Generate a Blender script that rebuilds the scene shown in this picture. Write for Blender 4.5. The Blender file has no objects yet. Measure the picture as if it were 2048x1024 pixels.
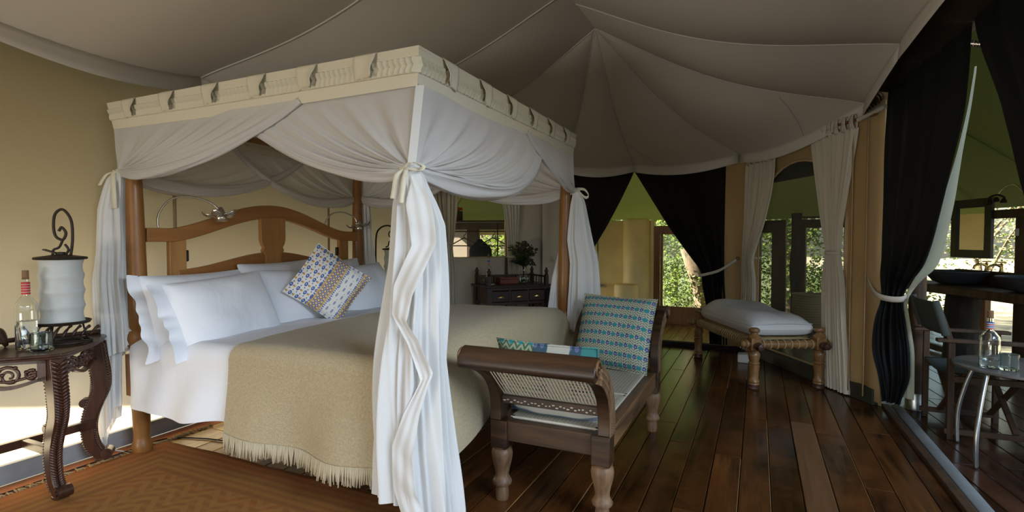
import bpy, bmesh, math, random
from math import sin, cos, pi, radians, sqrt, atan2
from mathutils import Vector, Matrix, noise
from mathutils.geometry import tessellate_polygon

random.seed(7)
SC = bpy.context.scene
COL = SC.collection

# ------------------------------------------------------------------ camera
cam_d = bpy.data.cameras.new('camera')
cam = bpy.data.objects.new('camera', cam_d)
COL.objects.link(cam)
cam_d.sensor_width = 36.0
cam_d.lens = 1062.0 / 2048.0 * 36.0
cam_d.clip_start = 0.05
cam_d.clip_end = 300
cam.location = (0, 0, 1.3)
cam.rotation_euler = (radians(90 - 1.834), 0, radians(24.81))
SC.camera = cam

# ------------------------------------------------------------------ world, sun, daylight
world = bpy.data.worlds.new('world')
SC.world = world
world.use_nodes = True
wn = world.node_tree
wn.nodes.clear()
w_out = wn.nodes.new('ShaderNodeOutputWorld')
w_bg = wn.nodes.new('ShaderNodeBackground')
w_sky = wn.nodes.new('ShaderNodeTexSky')
w_sky.sky_type = 'NISHITA'
w_sky.sun_disc = False
w_sky.sun_elevation = radians(38)
w_sky.sun_rotation = radians(-80)
w_sky.air_density = 1.0
w_sky.dust_density = 2.0
w_bg.inputs['Strength'].default_value = 0.30
wn.links.new(w_sky.outputs[0], w_bg.inputs['Color'])
wn.links.new(w_bg.outputs[0], w_out.inputs['Surface'])


def light(name, kind, loc, target, energy, color=(1, 1, 1), size=1.0, size_y=None, spread=None):
    d = bpy.data.lights.new(name, kind)
    d.energy = energy
    d.color = color
    if kind == 'AREA':
        d.shape = 'RECTANGLE'
        d.size = size
        d.size_y = size_y or size
        if spread:
            d.spread = radians(spread)
    o = bpy.data.objects.new(name, d)
    COL.objects.link(o)
    o.location = loc
    o.rotation_euler = (Vector(target) - Vector(loc)).to_track_quat('-Z', 'Y').to_euler()
    return o


sun = light('sun', 'SUN', (-20, -4, 16), (0, 0, 0.4), 40.0, (1.0, 0.90, 0.74))
sun.data.angle = radians(1.2)
# area lights added in place of daylight: sky over the deck side, sky and ground bounce before the open front of the tent
light('daylight_deck', 'AREA', (2.9, 0.6, 2.75), (-2.2, 2.4, 0.5), 112, (0.72, 0.85, 1.0), 3.0, 1.0, 120)
light('daylight_front', 'AREA', (-1.2, -4.6, 2.7), (-1.8, 2.2, 0.4), 40, (0.97, 0.97, 0.98), 3.6, 1.0, 110)
light('ground_bounce_fill', 'AREA', (-2.5, -3.6, 0.4), (-2.3, 2.0, 1.9), 52, (1.0, 0.95, 0.86), 2.0, 0.7, 140)
SC.view_settings.view_transform = 'Standard'
SC.view_settings.look = 'None'
SC.view_settings.exposure = 0.0
SC.view_settings.gamma = 1.0
SC.view_settings.use_curve_mapping = False

# ------------------------------------------------------------------ mesh helpers


class MB:
    def __init__(self):
        self.v = []
        self.f = []

    def add(self, vs, fs):
        b = len(self.v)
        self.v += [tuple(p) for p in vs]
        self.f += [tuple(i + b for i in f) for f in fs]
        return self

    def box(self, c, s, rot=None):
        c = Vector(c)
        vs = []
        for z in (-1, 1):
            for x, y in ((-1, -1), (1, -1), (1, 1), (-1, 1)):
                p = Vector((x * s[0] / 2, y * s[1] / 2, z * s[2] / 2))
                if rot:
                    p = rot @ p
                vs.append(c + p)
        return self.add(vs, [(3, 2, 1, 0), (4, 5, 6, 7), (0, 1, 5, 4), (1, 2, 6, 5), (2, 3, 7, 6), (3, 0, 4, 7)])

    def bar(self, a, b, w, h, up=(0, 0, 1)):
        a, b = Vector(a), Vector(b)
        d = (b - a)
        x = d.normalized()
        y = Vector(up).cross(x)
        if y.length < 1e-4:
            y = Vector((1, 0, 0)).cross(x)
        y.normalize()
        z = x.cross(y)
        m = Matrix((x, y, z)).transposed()
        return self.box((a + b) / 2, (d.length, w, h), m)

    def tube(self, path, r, n=8, closed=False, cap=True, shape=None):
        P = [Vector(p) for p in path]
        k = len(P)
        R = r if isinstance(r, (list, tuple)) else [r] * k
        T = []
        for i in range(k):
            if closed:
                t = P[(i + 1) % k] - P[i - 1]
            else:
                t = P[min(i + 1, k - 1)] - P[max(i - 1, 0)]
            T.append(t.normalized() if t.length > 1e-9 else Vector((0, 0, 1)))
        u = Vector((0, 0, 1)) if abs(T[0].z) < 0.9 else Vector((1, 0, 0))
        u = (u - T[0] * u.dot(T[0])).normalized()
        vs = []
        for i in range(k):
            u = (u - T[i] * u.dot(T[i]))
            u = u.normalized() if u.length > 1e-6 else T[i].orthogonal().normalized()
            w = T[i].cross(u)
            for j in range(n):
                a = 2 * pi * j / n
                q = R[i] * (shape(a, i / max(k - 1, 1)) if shape else 1)
                vs.append(P[i] + (u * cos(a) + w * sin(a)) * q)
        fs = []
        for i in range(k if closed else k - 1):
            i2 = (i + 1) % k
            for j in range(n):
                j2 = (j + 1) % n
                fs.append((i * n + j, i * n + j2, i2 * n + j2, i2 * n + j))
        if cap and not closed:
            fs.append(tuple(range(n - 1, -1, -1)))
            fs.append(tuple((k - 1) * n + j for j in range(n)))
        return self.add(vs, fs)

    def lathe(self, prof, n=20, o=(0, 0, 0)):
        vs = []
        for r, z in prof:
            for j in range(n):
                a = 2 * pi * j / n
                vs.append((o[0] + r * cos(a), o[1] + r * sin(a), o[2] + z))
        fs = []
        for i in range(len(prof) - 1):
            for j in range(n):
                j2 = (j + 1) % n
                fs.append((i * n + j, i * n + j2, (i + 1) * n + j2, (i + 1) * n + j))
        k = len(prof) - 1
        if prof[0][0] > 1e-4:
            fs.append(tuple(range(n - 1, -1, -1)))
        if prof[k][0] > 1e-4:
            fs.append(tuple(k * n + j for j in range(n)))
        return self.add(vs, fs)

    def grid(self, fn, nu, nv, closeu=False):
        cu = nu if closeu else nu + 1
        vs = [fn(i / nu, j / nv) for j in range(nv + 1) for i in range(cu)]
        fs = []
        for j in range(nv):
            for i in range(nu):
                i2 = (i + 1) % cu
                fs.append((j * cu + i, j * cu + i2, (j + 1) * cu + i2, (j + 1) * cu + i))
        return self.add(vs, fs)

    def prism(self, poly, o, ax, ay, depth):
        """polygon (x, y) in the plane of ax, ay through o, extruded by the vector depth"""
        o, ax, ay, d = Vector(o), Vector(ax), Vector(ay), Vector(depth)
        n = len(poly)
        vs = [o + ax * p[0] + ay * p[1] for p in poly]
        vs += [p + d for p in vs]
        fs = [tuple(range(n - 1, -1, -1)), tuple(range(n, 2 * n))]
        for i in range(n):
            j = (i + 1) % n
            fs.append((i, j, j + n, i + n))
        return self.add(vs, fs)

    def sphere(self, c, r, n=10, m=6, s=(1, 1, 1)):
        def f(u, v):
            a, b = 2 * pi * u, pi * (0.001 + 0.998 * v)
            return (c[0] + r * s[0] * sin(b) * cos(a), c[1] + r * s[1] * sin(b) * sin(a), c[2] + r * s[2] * cos(b))
        return self.grid(f, n, m, True)


def W(o):
    m = o.matrix_basis.copy()
    return W(o.parent) @ m if o.parent else m


def obj(name, mb, mat, parent=None, world=False, smooth=40, bevel=0, solid=0, sub=0, label=None, kind=None):
    me = bpy.data.meshes.new(name)
    vs = mb.v
    base = None
    if parent is None and kind != 'structure' and vs:
        xs, ys, zs = zip(*vs)
        base = Vector(((min(xs) + max(xs)) / 2, (min(ys) + max(ys)) / 2, min(zs)))
        vs = [(x - base.x, y - base.y, z - base.z) for x, y, z in vs]
    me.from_pydata(vs, [], mb.f)
    bm = bmesh.new()
    bm.from_mesh(me)
    bmesh.ops.recalc_face_normals(bm, faces=bm.faces)
    bm.to_mesh(me)
    bm.free()
    if smooth:
        me.shade_smooth()
        if smooth < 180:
            me.set_sharp_from_angle(angle=radians(smooth))
    if mat:
        me.materials.append(mat)
    o = bpy.data.objects.new(name, me)
    COL.objects.link(o)
    if base:
        o.location = base
    if parent:
        o.parent = parent
        if world:
            o.matrix_basis = W(parent).inverted()
    if bevel:
        m = o.modifiers.new('bevel', 'BEVEL')
        m.width = bevel
        m.segments = 2
        m.limit_method = 'ANGLE'
    if solid:
        m = o.modifiers.new('solid', 'SOLIDIFY')
        m.thickness = solid
        m.offset = 0
    if sub:
        m = o.modifiers.new('sub', 'SUBSURF')
        m.levels = sub
        m.render_levels = sub
    if label:
        o['label'] = label
    if kind:
        o['kind'] = kind
    return o


def tag(o, label, cat, group=None):
    o['label'] = label
    o['category'] = cat
    if group:
        o['group'] = group
    return o


def thing(name, label, cat, loc=(0, 0, 0), rz=0, group=None):
    o = bpy.data.objects.new(name, None)
    COL.objects.link(o)
    o.empty_display_size = 0.1
    o.location = loc
    o.rotation_euler = (0, 0, rz)
    return tag(o, label, cat, group)


def struct(name, mb, mat, **k):
    return obj(name, mb, mat, kind='structure', **k)


def twin(o, parent=None, **k):
    c = o.copy()
    COL.objects.link(c)
    if parent is not None:
        c.parent = parent
    for ch in list(o.children):
        twin(ch, c)
    return c


def lerp(a, b, t):
    return a + (b - a) * t


def interp(rows, z):
    """rows of (z, a, b, ...) with z falling; smooth interpolation"""
    if z >= rows[0][0]:
        return rows[0][1:]
    for r, q in zip(rows, rows[1:]):
        if z >= q[0]:
            t = (r[0] - z) / (r[0] - q[0])
            return [lerp(a, b, t) for a, b in zip(r[1:], q[1:])]
    return rows[-1][1:]


def sm(a, b, x):
    t = min(max((x - a) / (b - a), 0), 1)
    return t * t * (3 - 2 * t)


def spline(pts, k=8):
    P = [Vector(p) for p in pts]
    out = []
    for i in range(len(P) - 1):
        p0, p1, p2, p3 = P[max(i - 1, 0)], P[i], P[i + 1], P[min(i + 2, len(P) - 1)]
        for j in range(k):
            t = j / k
            out.append(0.5 * ((2 * p1) + (p2 - p0) * t + (2 * p0 - 5 * p1 + 4 * p2 - p3) * t * t + (3 * p1 - p0 - 3 * p2 + p3) * t ** 3))
    out.append(P[-1])
    return out


# ------------------------------------------------------------------ materials
class NT:
    def __init__(self, name):
        self.m = bpy.data.materials.new(name)
        self.m.use_nodes = True
        self.t = self.m.node_tree
        self.t.nodes.clear()
        self.out = self.n('ShaderNodeOutputMaterial')

    def n(self, kind, **k):
        nd = self.t.nodes.new(kind)
        for a, b in k.items():
            setattr(nd, a, b)
        return nd

    def link(self, a, b):
        self.t.links.new(a, b)

    def put(self, sock, v):
        if hasattr(v, 'links') or isinstance(v, bpy.types.NodeSocket):
            self.link(v, sock)
        else:
            sock.default_value = v

    def math(self, op, a, b=0.0, c=None):
        nd = self.n('ShaderNodeMath', operation=op)
        self.put(nd.inputs[0], a)
        self.put(nd.inputs[1], b)
        if c is not None:
            self.put(nd.inputs[2], c)
        return nd.outputs[0]

    def coord(self, which='Object'):
        return self.n('ShaderNodeTexCoord').outputs[which]

    def mapping(self, vec, scale=(1, 1, 1), rot=(0, 0, 0), loc=(0, 0, 0)):
        nd = self.n('ShaderNodeMapping')
        self.link(vec, nd.inputs['Vector'])
        nd.inputs['Scale'].default_value = scale
        nd.inputs['Rotation'].default_value = rot
        self.put(nd.inputs['Location'], loc)
        return nd.outputs[0]

    def noise(self, vec, scale=5, detail=4, rough=0.5, dist=0.0):
        nd = self.n('ShaderNodeTexNoise')
        self.link(vec, nd.inputs['Vector'])
        nd.inputs['Scale'].default_value = scale
        nd.inputs['Detail'].default_value = detail
        nd.inputs['Roughness'].default_value = rough
        nd.inputs['Distortion'].default_value = dist
        return nd.outputs['Fac']

    def ramp(self, fac, stops):
        nd = self.n('ShaderNodeValToRGB')
        self.put(nd.inputs[0], fac)
        e = nd.color_ramp.elements
        while len(e) < len(stops):
            e.new(0.5)
        for el, (p, c) in zip(e, stops):
            el.position = p
            el.color = (c[0], c[1], c[2], 1)
        return nd.outputs[0]

    def mix(self, fac, a, b, blend='MIX'):
        nd = self.n('ShaderNodeMix', data_type='RGBA', blend_type=blend)
        self.put(nd.inputs[0], fac)
        for s, v in ((nd.inputs[6], a), (nd.inputs[7], b)):
            if isinstance(v, (tuple, list)):
                s.default_value = (v[0], v[1], v[2], 1)
            else:
                self.link(v, s)
        return nd.outputs[2]

    def bump(self, h, strength=0.2, dist=0.01):
        nd = self.n('ShaderNodeBump')
        nd.inputs['Strength'].default_value = strength
        nd.inputs['Distance'].default_value = dist
        self.link(h, nd.inputs['Height'])
        return nd.outputs[0]

    def xyz(self, vec):
        nd = self.n('ShaderNodeSeparateXYZ')
        self.link(vec, nd.inputs[0])
        return nd.outputs

    def bsdf(self, color, rough=0.6, metal=0.0, normal=None, coat=0.0, spec=0.5, trans=0.0, ior=1.45, sheen=0.0):
        p = self.n('ShaderNodeBsdfPrincipled')
        if isinstance(color, (tuple, list)):
            p.inputs['Base Color'].default_value = (color[0], color[1], color[2], 1)
        else:
            self.link(color, p.inputs['Base Color'])
        self.put(p.inputs['Roughness'], rough)
        p.inputs['Metallic'].default_value = metal
        p.inputs['Specular IOR Level'].default_value = spec
        p.inputs['Coat Weight'].default_value = coat
        p.inputs['Coat Roughness'].default_value = 0.15
        p.inputs['Transmission Weight'].default_value = trans
        p.inputs['IOR'].default_value = ior
        p.inputs['Sheen Weight'].default_value = sheen
        if normal:
            self.link(normal, p.inputs['Normal'])
        return p.outputs[0]

    def mixs(self, fac, a, b):
        nd = self.n('ShaderNodeMixShader')
        self.put(nd.inputs[0], fac)
        self.link(a, nd.inputs[1])
        self.link(b, nd.inputs[2])
        return nd.outputs[0]

    def done(self, shader):
        self.link(shader, self.out.inputs['Surface'])
        return self.m


def wood(name, dark, light_, axis=2, scale=9.0, rough=0.4, coat=0.0, vary=0.0, bump=0.12, stretch=0.09, wear=None, space='Object', spec=0.5):
    t = NT(name)
    v = t.coord(space)
    info = t.n('ShaderNodeObjectInfo')
    off = t.n('ShaderNodeVectorMath', operation='SCALE')
    off.inputs[0].default_value = (7.3, 3.1, 5.7)
    t.link(info.outputs['Random'], off.inputs['Scale'])
    ad = t.n('ShaderNodeVectorMath', operation='ADD')
    t.link(v, ad.inputs[0])
    t.link(off.outputs[0], ad.inputs[1])
    s = [1.0, 1.0, 1.0]
    s[axis] = stretch
    mv = t.mapping(ad.outputs[0], scale=s)
    n1 = t.noise(mv, scale, 6, 0.6, 1.2)
    n2 = t.noise(mv, scale * 7, 3, 0.7)
    g = t.math('ADD', t.math('MULTIPLY', n1, 0.75), t.math('MULTIPLY', n2, 0.25))
    c = t.ramp(g, [(0.36, dark), (0.52, [lerp(a, b, 0.5) for a, b in zip(dark, light_)]), (0.66, light_)])
    if vary:
        f = t.math('ADD', t.math('MULTIPLY', info.outputs['Random'], vary), 1 - vary / 2)
        hs = t.n('ShaderNodeHueSaturation')
        t.link(c, hs.inputs['Color'])
        t.link(f, hs.inputs['Value'])
        c = hs.outputs[0]
    r = rough
    if wear:
        big = t.noise(ad.outputs[0], 2.3, 5, 0.65)
        w_ = t.ramp(big, [(0.42, (0, 0, 0)), (0.66, (1, 1, 1))])
        c = t.mix(w_, c, wear)
        r = t.math('ADD', t.math('MULTIPLY', n1, 0.22), rough - 0.09)
    return t.done(t.bsdf(c, r, 0, t.bump(g, bump, 0.004), coat, spec))


def cloth(name, color, rough=0.9, transl=0.0, alpha=1.0, weave=900.0, bump=0.15, mottle=0.08, sheen=0.0, tcolor=None, wrinkle=0.0, spec=0.2):
    t = NT(name)
    v = t.coord('Object')
    n1 = t.noise(v, 3.0, 4, 0.6)
    c = t.mix(n1, [a * (1 - mottle) for a in color], [min(1, a * (1 + mottle)) for a in color])
    h = t.noise(v, weave / 4, 2, 0.5)
    if wrinkle:
        h = t.math('ADD', t.math('MULTIPLY', h, 0.15), t.math('MULTIPLY', t.noise(t.mapping(v, (1, 0.6, 0.4)), 9, 4, 0.5, 1.2), wrinkle))
    nm = t.bump(h, bump, 0.012 if wrinkle else 0.002)
    s = t.bsdf(c, rough, 0, nm, 0, spec, sheen=sheen)
    if transl:
        tr = t.n('ShaderNodeBsdfTranslucent')
        if tcolor:
            tr.inputs[0].default_value = (*tcolor, 1)
        else:
            t.link(c, tr.inputs[0])
        s = t.mixs(transl, s, tr.outputs[0])
    if alpha < 1:
        tp = t.n('ShaderNodeBsdfTransparent')
        s = t.mixs(alpha, tp.outputs[0], s)
    return t.done(s)


def plain(name, color, rough=0.5, metal=0.0, coat=0.0, spec=0.5, noise_=0.15, nscale=20.0, bump=0.05):
    t = NT(name)
    v = t.coord('Object')
    n1 = t.noise(v, nscale, 4, 0.6)
    c = t.mix(n1, [a * (1 - noise_) for a in color], [min(1, a * (1 + noise_)) for a in color])
    return t.done(t.bsdf(c, rough, metal, t.bump(n1, bump, 0.004), coat, spec))


def glass(name, color=(1, 1, 1), rough=0.02, ior=1.45):
    t = NT(name)
    g = t.bsdf(color, rough, 0, None, 0, 0.5, 1.0, ior)
    return t.done(g)


M = {}
M['canvas_tan'] = cloth('tan_canvas', (0.52, 0.365, 0.185), 0.9, 0.42, weave=700, tcolor=(0.97, 0.88, 0.68), mottle=0.05)
M['canvas_seam'] = cloth('tan_canvas_seam', (0.47, 0.34, 0.19), 0.9, 0.0, weave=700)
M['canvas_pale'] = cloth('pale_canvas', (0.50, 0.43, 0.33), 0.9, 0.05, weave=700, mottle=0.05)
M['ceiling'] = cloth('ceiling_canvas', (0.62, 0.575, 0.50), 0.92, 0.02, weave=500, mottle=0.04)
M['seam'] = cloth('ceiling_seam', (0.60, 0.56, 0.50), 0.9, 0.0)
M['fly'] = cloth('green_fly_canvas', (0.16, 0.185, 0.070), 0.9, 0.014, tcolor=(0.36, 0.46, 0.10), mottle=0.1)
M['fly_opaque'] = cloth('opaque_green_fly_canvas', (0.15, 0.165, 0.075), 0.9, 0.0, mottle=0.1)  # opaque so no sun glow reaches the sleeping tent's walls
M['net'] = cloth('sheer_muslin', (0.74, 0.71, 0.68), 0.95, 0.30, 0.90, weave=1200, bump=0.25, wrinkle=0.5, mottle=0.02)
M['muslin'] = cloth('white_muslin', (0.78, 0.765, 0.74), 0.95, 0.22, 1.0, weave=1200, bump=0.2, wrinkle=0.6, mottle=0.02)
M['cream'] = cloth('cream_cotton', (0.72, 0.665, 0.52), 0.95, 0.08, weave=900, mottle=0.03)
M['curtain'] = cloth('cream_curtain', (0.66, 0.61, 0.50), 0.95, 0.18, weave=900, wrinkle=0.4, mottle=0.03)
M['sheet'] = cloth('white_sheet', (0.80, 0.81, 0.85), 0.85, 0.0, weave=1500, bump=0.4, wrinkle=0.8, mottle=0.015)
M['pillow'] = cloth('white_pillowcase', (0.82, 0.83, 0.87), 0.85, 0.0, weave=1500, bump=0.35, wrinkle=0.9, mottle=0.015)
M['black'] = cloth('black_curtain', (0.014, 0.012, 0.010), 0.95, 0.0, mottle=0.2)
M['blue'] = cloth('dark_blue_curtain', (0.010, 0.011, 0.012), 0.62, 0.0, mottle=0.2, spec=0.25)
M['lining'] = cloth('pale_lining', (0.62, 0.66, 0.52), 0.9, 0.3)
M['strap'] = cloth('strap_webbing', (0.56, 0.51, 0.42), 0.9)
M['grey_board'] = wood('grey_painted_board', (0.20, 0.205, 0.21), (0.30, 0.305, 0.31), 1, 6, 0.6, spec=0.3)
M['orange'] = wood('orange_sill_wood', (0.30, 0.085, 0.02), (0.46, 0.16, 0.04), 1, 8, 0.4)
M['floor'] = wood('dark_floor_plank', (0.010, 0.0045, 0.002), (0.125, 0.044, 0.010), 1, 7, 0.21, 0.0, 1.1, 0.25, 0.07, wear=(0.105, 0.036, 0.009), spec=0.45)
M['floor_honey_lit'] = wood('lit_honey_floor_plank', (0.26, 0.13, 0.026), (0.64, 0.41, 0.11), 1, 7, 0.30, 0.0, 0.3, 0.2, 0.07, spec=0.35)  # board tone raised to carry the light lying on the floor
M['worn_edge'] = plain('worn_plank_edge', (0.26, 0.125, 0.040), 0.45, nscale=9, noise_=0.6)
M['floor_pale'] = wood('worn_pale_plank', (0.10, 0.045, 0.017), (0.20, 0.10, 0.045), 1, 7, 0.36, 0.0, 0.2, 0.25, 0.07, spec=0.4)
M['deck'] = wood('deck_plank', (0.026, 0.010, 0.005), (0.090, 0.036, 0.018), 1, 7, 0.20, 0.0, 0.7, 0.25, 0.07, spec=0.5)
M['under'] = plain('dark_joint', (0.010, 0.007, 0.005), 0.9)
M['bed'] = wood('honey_bed_wood', (0.17, 0.062, 0.013), (0.34, 0.150, 0.034), 2, 5, 0.42, 0.1, bump=0.05)
M['bed_h'] = wood('honey_rail_wood', (0.26, 0.098, 0.024), (0.46, 0.205, 0.060), 1, 5, 0.45, 0.1, bump=0.05)
M['bed_y'] = wood('golden_splat_wood', (0.34, 0.15, 0.042), (0.50, 0.25, 0.080), 2, 6, 0.5, bump=0.05)
M['dark'] = wood('carved_dark_wood', (0.026, 0.010, 0.006), (0.085, 0.032, 0.016), 2, 14, 0.33, 0.15, bump=0.08)
M['desk'] = wood('desk_dark_wood', (0.020, 0.009, 0.006), (0.060, 0.024, 0.014), 0, 10, 0.35, 0.1, bump=0.05)
M['bench'] = wood('bench_brown_wood', (0.014, 0.0060, 0.0025), (0.085, 0.039, 0.015), 0, 9, 0.45, 0.05, bump=0.12)
M['bench_y'] = wood('lit_bench_rail_wood', (0.050, 0.023, 0.010), (0.27, 0.14, 0.058), 1, 9, 0.5, 0.0, bump=0.15)  # extra light on the right-hand faces put into this paler wood tone
M['bench_leg'] = wood('bench_leg_wood', (0.070, 0.036, 0.017), (0.32, 0.185, 0.095), 2, 9, 0.5, 0.0, bump=0.12)
M['cane'] = plain('cane', (0.70, 0.64, 0.51), 0.6, nscale=60)
M['cot'] = wood('turned_cot_wood', (0.13, 0.060, 0.018), (0.31, 0.165, 0.058), 2, 10, 0.4, 0.15)
M['cot_dark'] = plain('dark_cot_tip', (0.055, 0.022, 0.012), 0.35)
M['rope'] = plain('rope', (0.36, 0.25, 0.12), 0.95, nscale=120, noise_=0.5, bump=0.6)
M['iron'] = plain('dark_iron', (0.040, 0.028, 0.022), 0.55, 0.6, nscale=40, noise_=0.4)
M['steel'] = plain('brushed_metal', (0.42, 0.43, 0.42), 0.32, 1.0)
M['silver'] = plain('antique_silver', (0.55, 0.50, 0.42), 0.30, 1.0, noise_=0.35, nscale=60)
M['brass'] = plain('brass', (0.62, 0.45, 0.17), 0.28, 1.0)
M['glass'] = glass('clear_glass', (0.97, 0.99, 0.98))
M['glass_green'] = glass('greenish_tumbler_glass', (0.88, 0.97, 0.93), 0.03)
M['water'] = glass('water', (0.97, 0.99, 1.0), 0.0, 1.33)
M['cork'] = plain('cork', (0.22, 0.12, 0.055), 0.9, nscale=80, noise_=0.4)
M['plaster'] = plain('ochre_plaster', (0.80, 0.62, 0.27), 0.45, nscale=3.5, noise_=0.22, bump=0.15)
M['frame'] = wood('window_frame_wood', (0.16, 0.06, 0.018), (0.30, 0.13, 0.042), 2, 7, 0.5)
M['frame_dark'] = wood('dark_frame_wood', (0.030, 0.014, 0.0055), (0.090, 0.044, 0.017), 2, 7, 0.6)
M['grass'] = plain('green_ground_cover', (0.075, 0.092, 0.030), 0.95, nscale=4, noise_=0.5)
M['low_bounce'] = plain('low_bounce_dark_ground', (0.012, 0.014, 0.006), 0.95, nscale=3, noise_=0.4)  # near-black ground, added so little sun bounces into the tent
M['pale_trunk'] = plain('pale_bark', (0.42, 0.36, 0.27), 0.9, nscale=9, noise_=0.3)
M['trunk'] = plain('bark', (0.17, 0.125, 0.085), 0.95, nscale=14, noise_=0.5, bump=0.8)
M['trunk_dark'] = plain('dark_trunk', (0.022, 0.016, 0.012), 0.85, nscale=14, noise_=0.5, bump=0.8)
M['basket'] = plain('basket_cane', (0.26, 0.20, 0.11), 0.9, nscale=70, noise_=0.3)
M['stone'] = plain('dark_stone', (0.045, 0.05, 0.052), 0.5, nscale=25, noise_=0.4)
M['paper'] = plain('white_paper', (0.80, 0.80, 0.78), 0.8)
M['plastic'] = plain('black_plastic', (0.015, 0.015, 0.015), 0.4)
M['wicker'] = M['basket']
M['mirror'] = plain('mirror_glass', (0.82, 0.82, 0.80), 0.03, 1.0, noise_=0.0, bump=0.0)
M['slate'] = plain('dark_table_top', (0.13, 0.115, 0.10), 0.36, nscale=12, noise_=0.3)
M['canvas_chair'] = cloth('olive_chair_canvas', (0.065, 0.075, 0.065), 0.85, 0.05)
M['leather'] = plain('red_leather_box', (0.16, 0.040, 0.022), 0.5, nscale=25, noise_=0.25)
M['red'] = plain('red_band', (0.50, 0.03, 0.025), 0.5)
M['white'] = plain('white_band', (0.75, 0.74, 0.70), 0.5)
M['blue_band'] = plain('blue_band', (0.04, 0.12, 0.42), 0.5)
M['coat'] = cloth('dark_coat_cloth', (0.012, 0.013, 0.016), 0.9)
M['strip'] = cloth('grey_canvas_strip', (0.20, 0.21, 0.20), 0.9, mottle=0.3)
M['strip_dark'] = plain('dark_green_kickboard', (0.028, 0.027, 0.016), 0.55, nscale=8, noise_=0.3)
M['sand'] = plain('dry_ground', (0.30, 0.26, 0.18), 0.95, nscale=0.8, noise_=0.4)


def leaf_mat(name, a, b, tr):
    t = NT(name)
    info = t.n('ShaderNodeTexCoord').outputs['Object']
    n1 = t.noise(info, 5.0, 3, 0.7)
    c = t.ramp(n1, [(0.35, a), (0.65, b)])
    s = t.bsdf(c, 0.5, 0, None, 0, 0.3)
    tl = t.n('ShaderNodeBsdfTranslucent')
    tl.inputs[0].default_value = (*tr, 1)
    return t.done(t.mixs(0.45, s, tl.outputs[0]))


M['leaf'] = leaf_mat('green_leaf', (0.035, 0.07, 0.015), (0.12, 0.17, 0.045), (0.22, 0.30, 0.055))
M['leaf_dry'] = leaf_mat('olive_dry_leaf', (0.26, 0.24, 0.12), (0.50, 0.46, 0.28), (0.50, 0.47, 0.25))
M['leaf_dark'] = leaf_mat('dark_posy_leaf', (0.025, 0.045, 0.014), (0.07, 0.10, 0.03), (0.10, 0.16, 0.03))
M['flower'] = plain('dusky_flower', (0.07, 0.025, 0.045), 0.8)


def mesh_screen(name, color, alpha):
    t = NT(name)
    s = t.bsdf(color, 0.9)
    tp = t.n('ShaderNodeBsdfTransparent')
    return t.done(t.mixs(alpha, tp.outputs[0], s))


M['screen'] = mesh_screen('insect_mesh', (0.10, 0.11, 0.09), 0.32)
M['screen_light'] = mesh_screen('insect_mesh_fine', (0.09, 0.10, 0.07), 0.18)
t_ = NT('window_pane')
g_ = t_.n('ShaderNodeBsdfGlossy')
g_.inputs['Roughness'].default_value = 0.18
p_ = t_.n('ShaderNodeBsdfTransparent')
p_.inputs[0].default_value = (0.93, 0.96, 0.93, 1)
M['pane'] = t_.done(t_.mixs(0.02, p_.outputs[0], g_.outputs[0]))


def blanket_mat():
    t = NT('woven_wool_blanket')
    v = t.coord('Object')
    n1 = t.noise(v, 2.5, 4, 0.6)
    n2 = t.noise(t.mapping(v, (1, 1.0, 1)), 120, 3, 0.6)
    c = t.mix(n1, (0.44, 0.35, 0.20), (0.60, 0.50, 0.32))
    c = t.mix(t.math('MULTIPLY', n2, 0.6), (0.28, 0.215, 0.115), c, 'MIX')
    c = t.mix(0.55, c, t.mix(n2, (0.32, 0.25, 0.14), (0.74, 0.62, 0.42)))
    return t.done(t.bsdf(c, 0.95, 0, t.bump(n2, 0.8, 0.006), 0, 0.15, sheen=0.15))


M['blanket'] = blanket_mat()
M['rug_fringe'] = cloth('rug_fringe_cotton', (0.30, 0.205, 0.10), 0.95, mottle=0.3)
M['eave'] = cloth('dark_eave_light_block', (0.050, 0.036, 0.024), 0.9)
M['fringe'] = cloth('wool_fringe', (0.52, 0.44, 0.30), 0.95, mottle=0.15)


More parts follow.
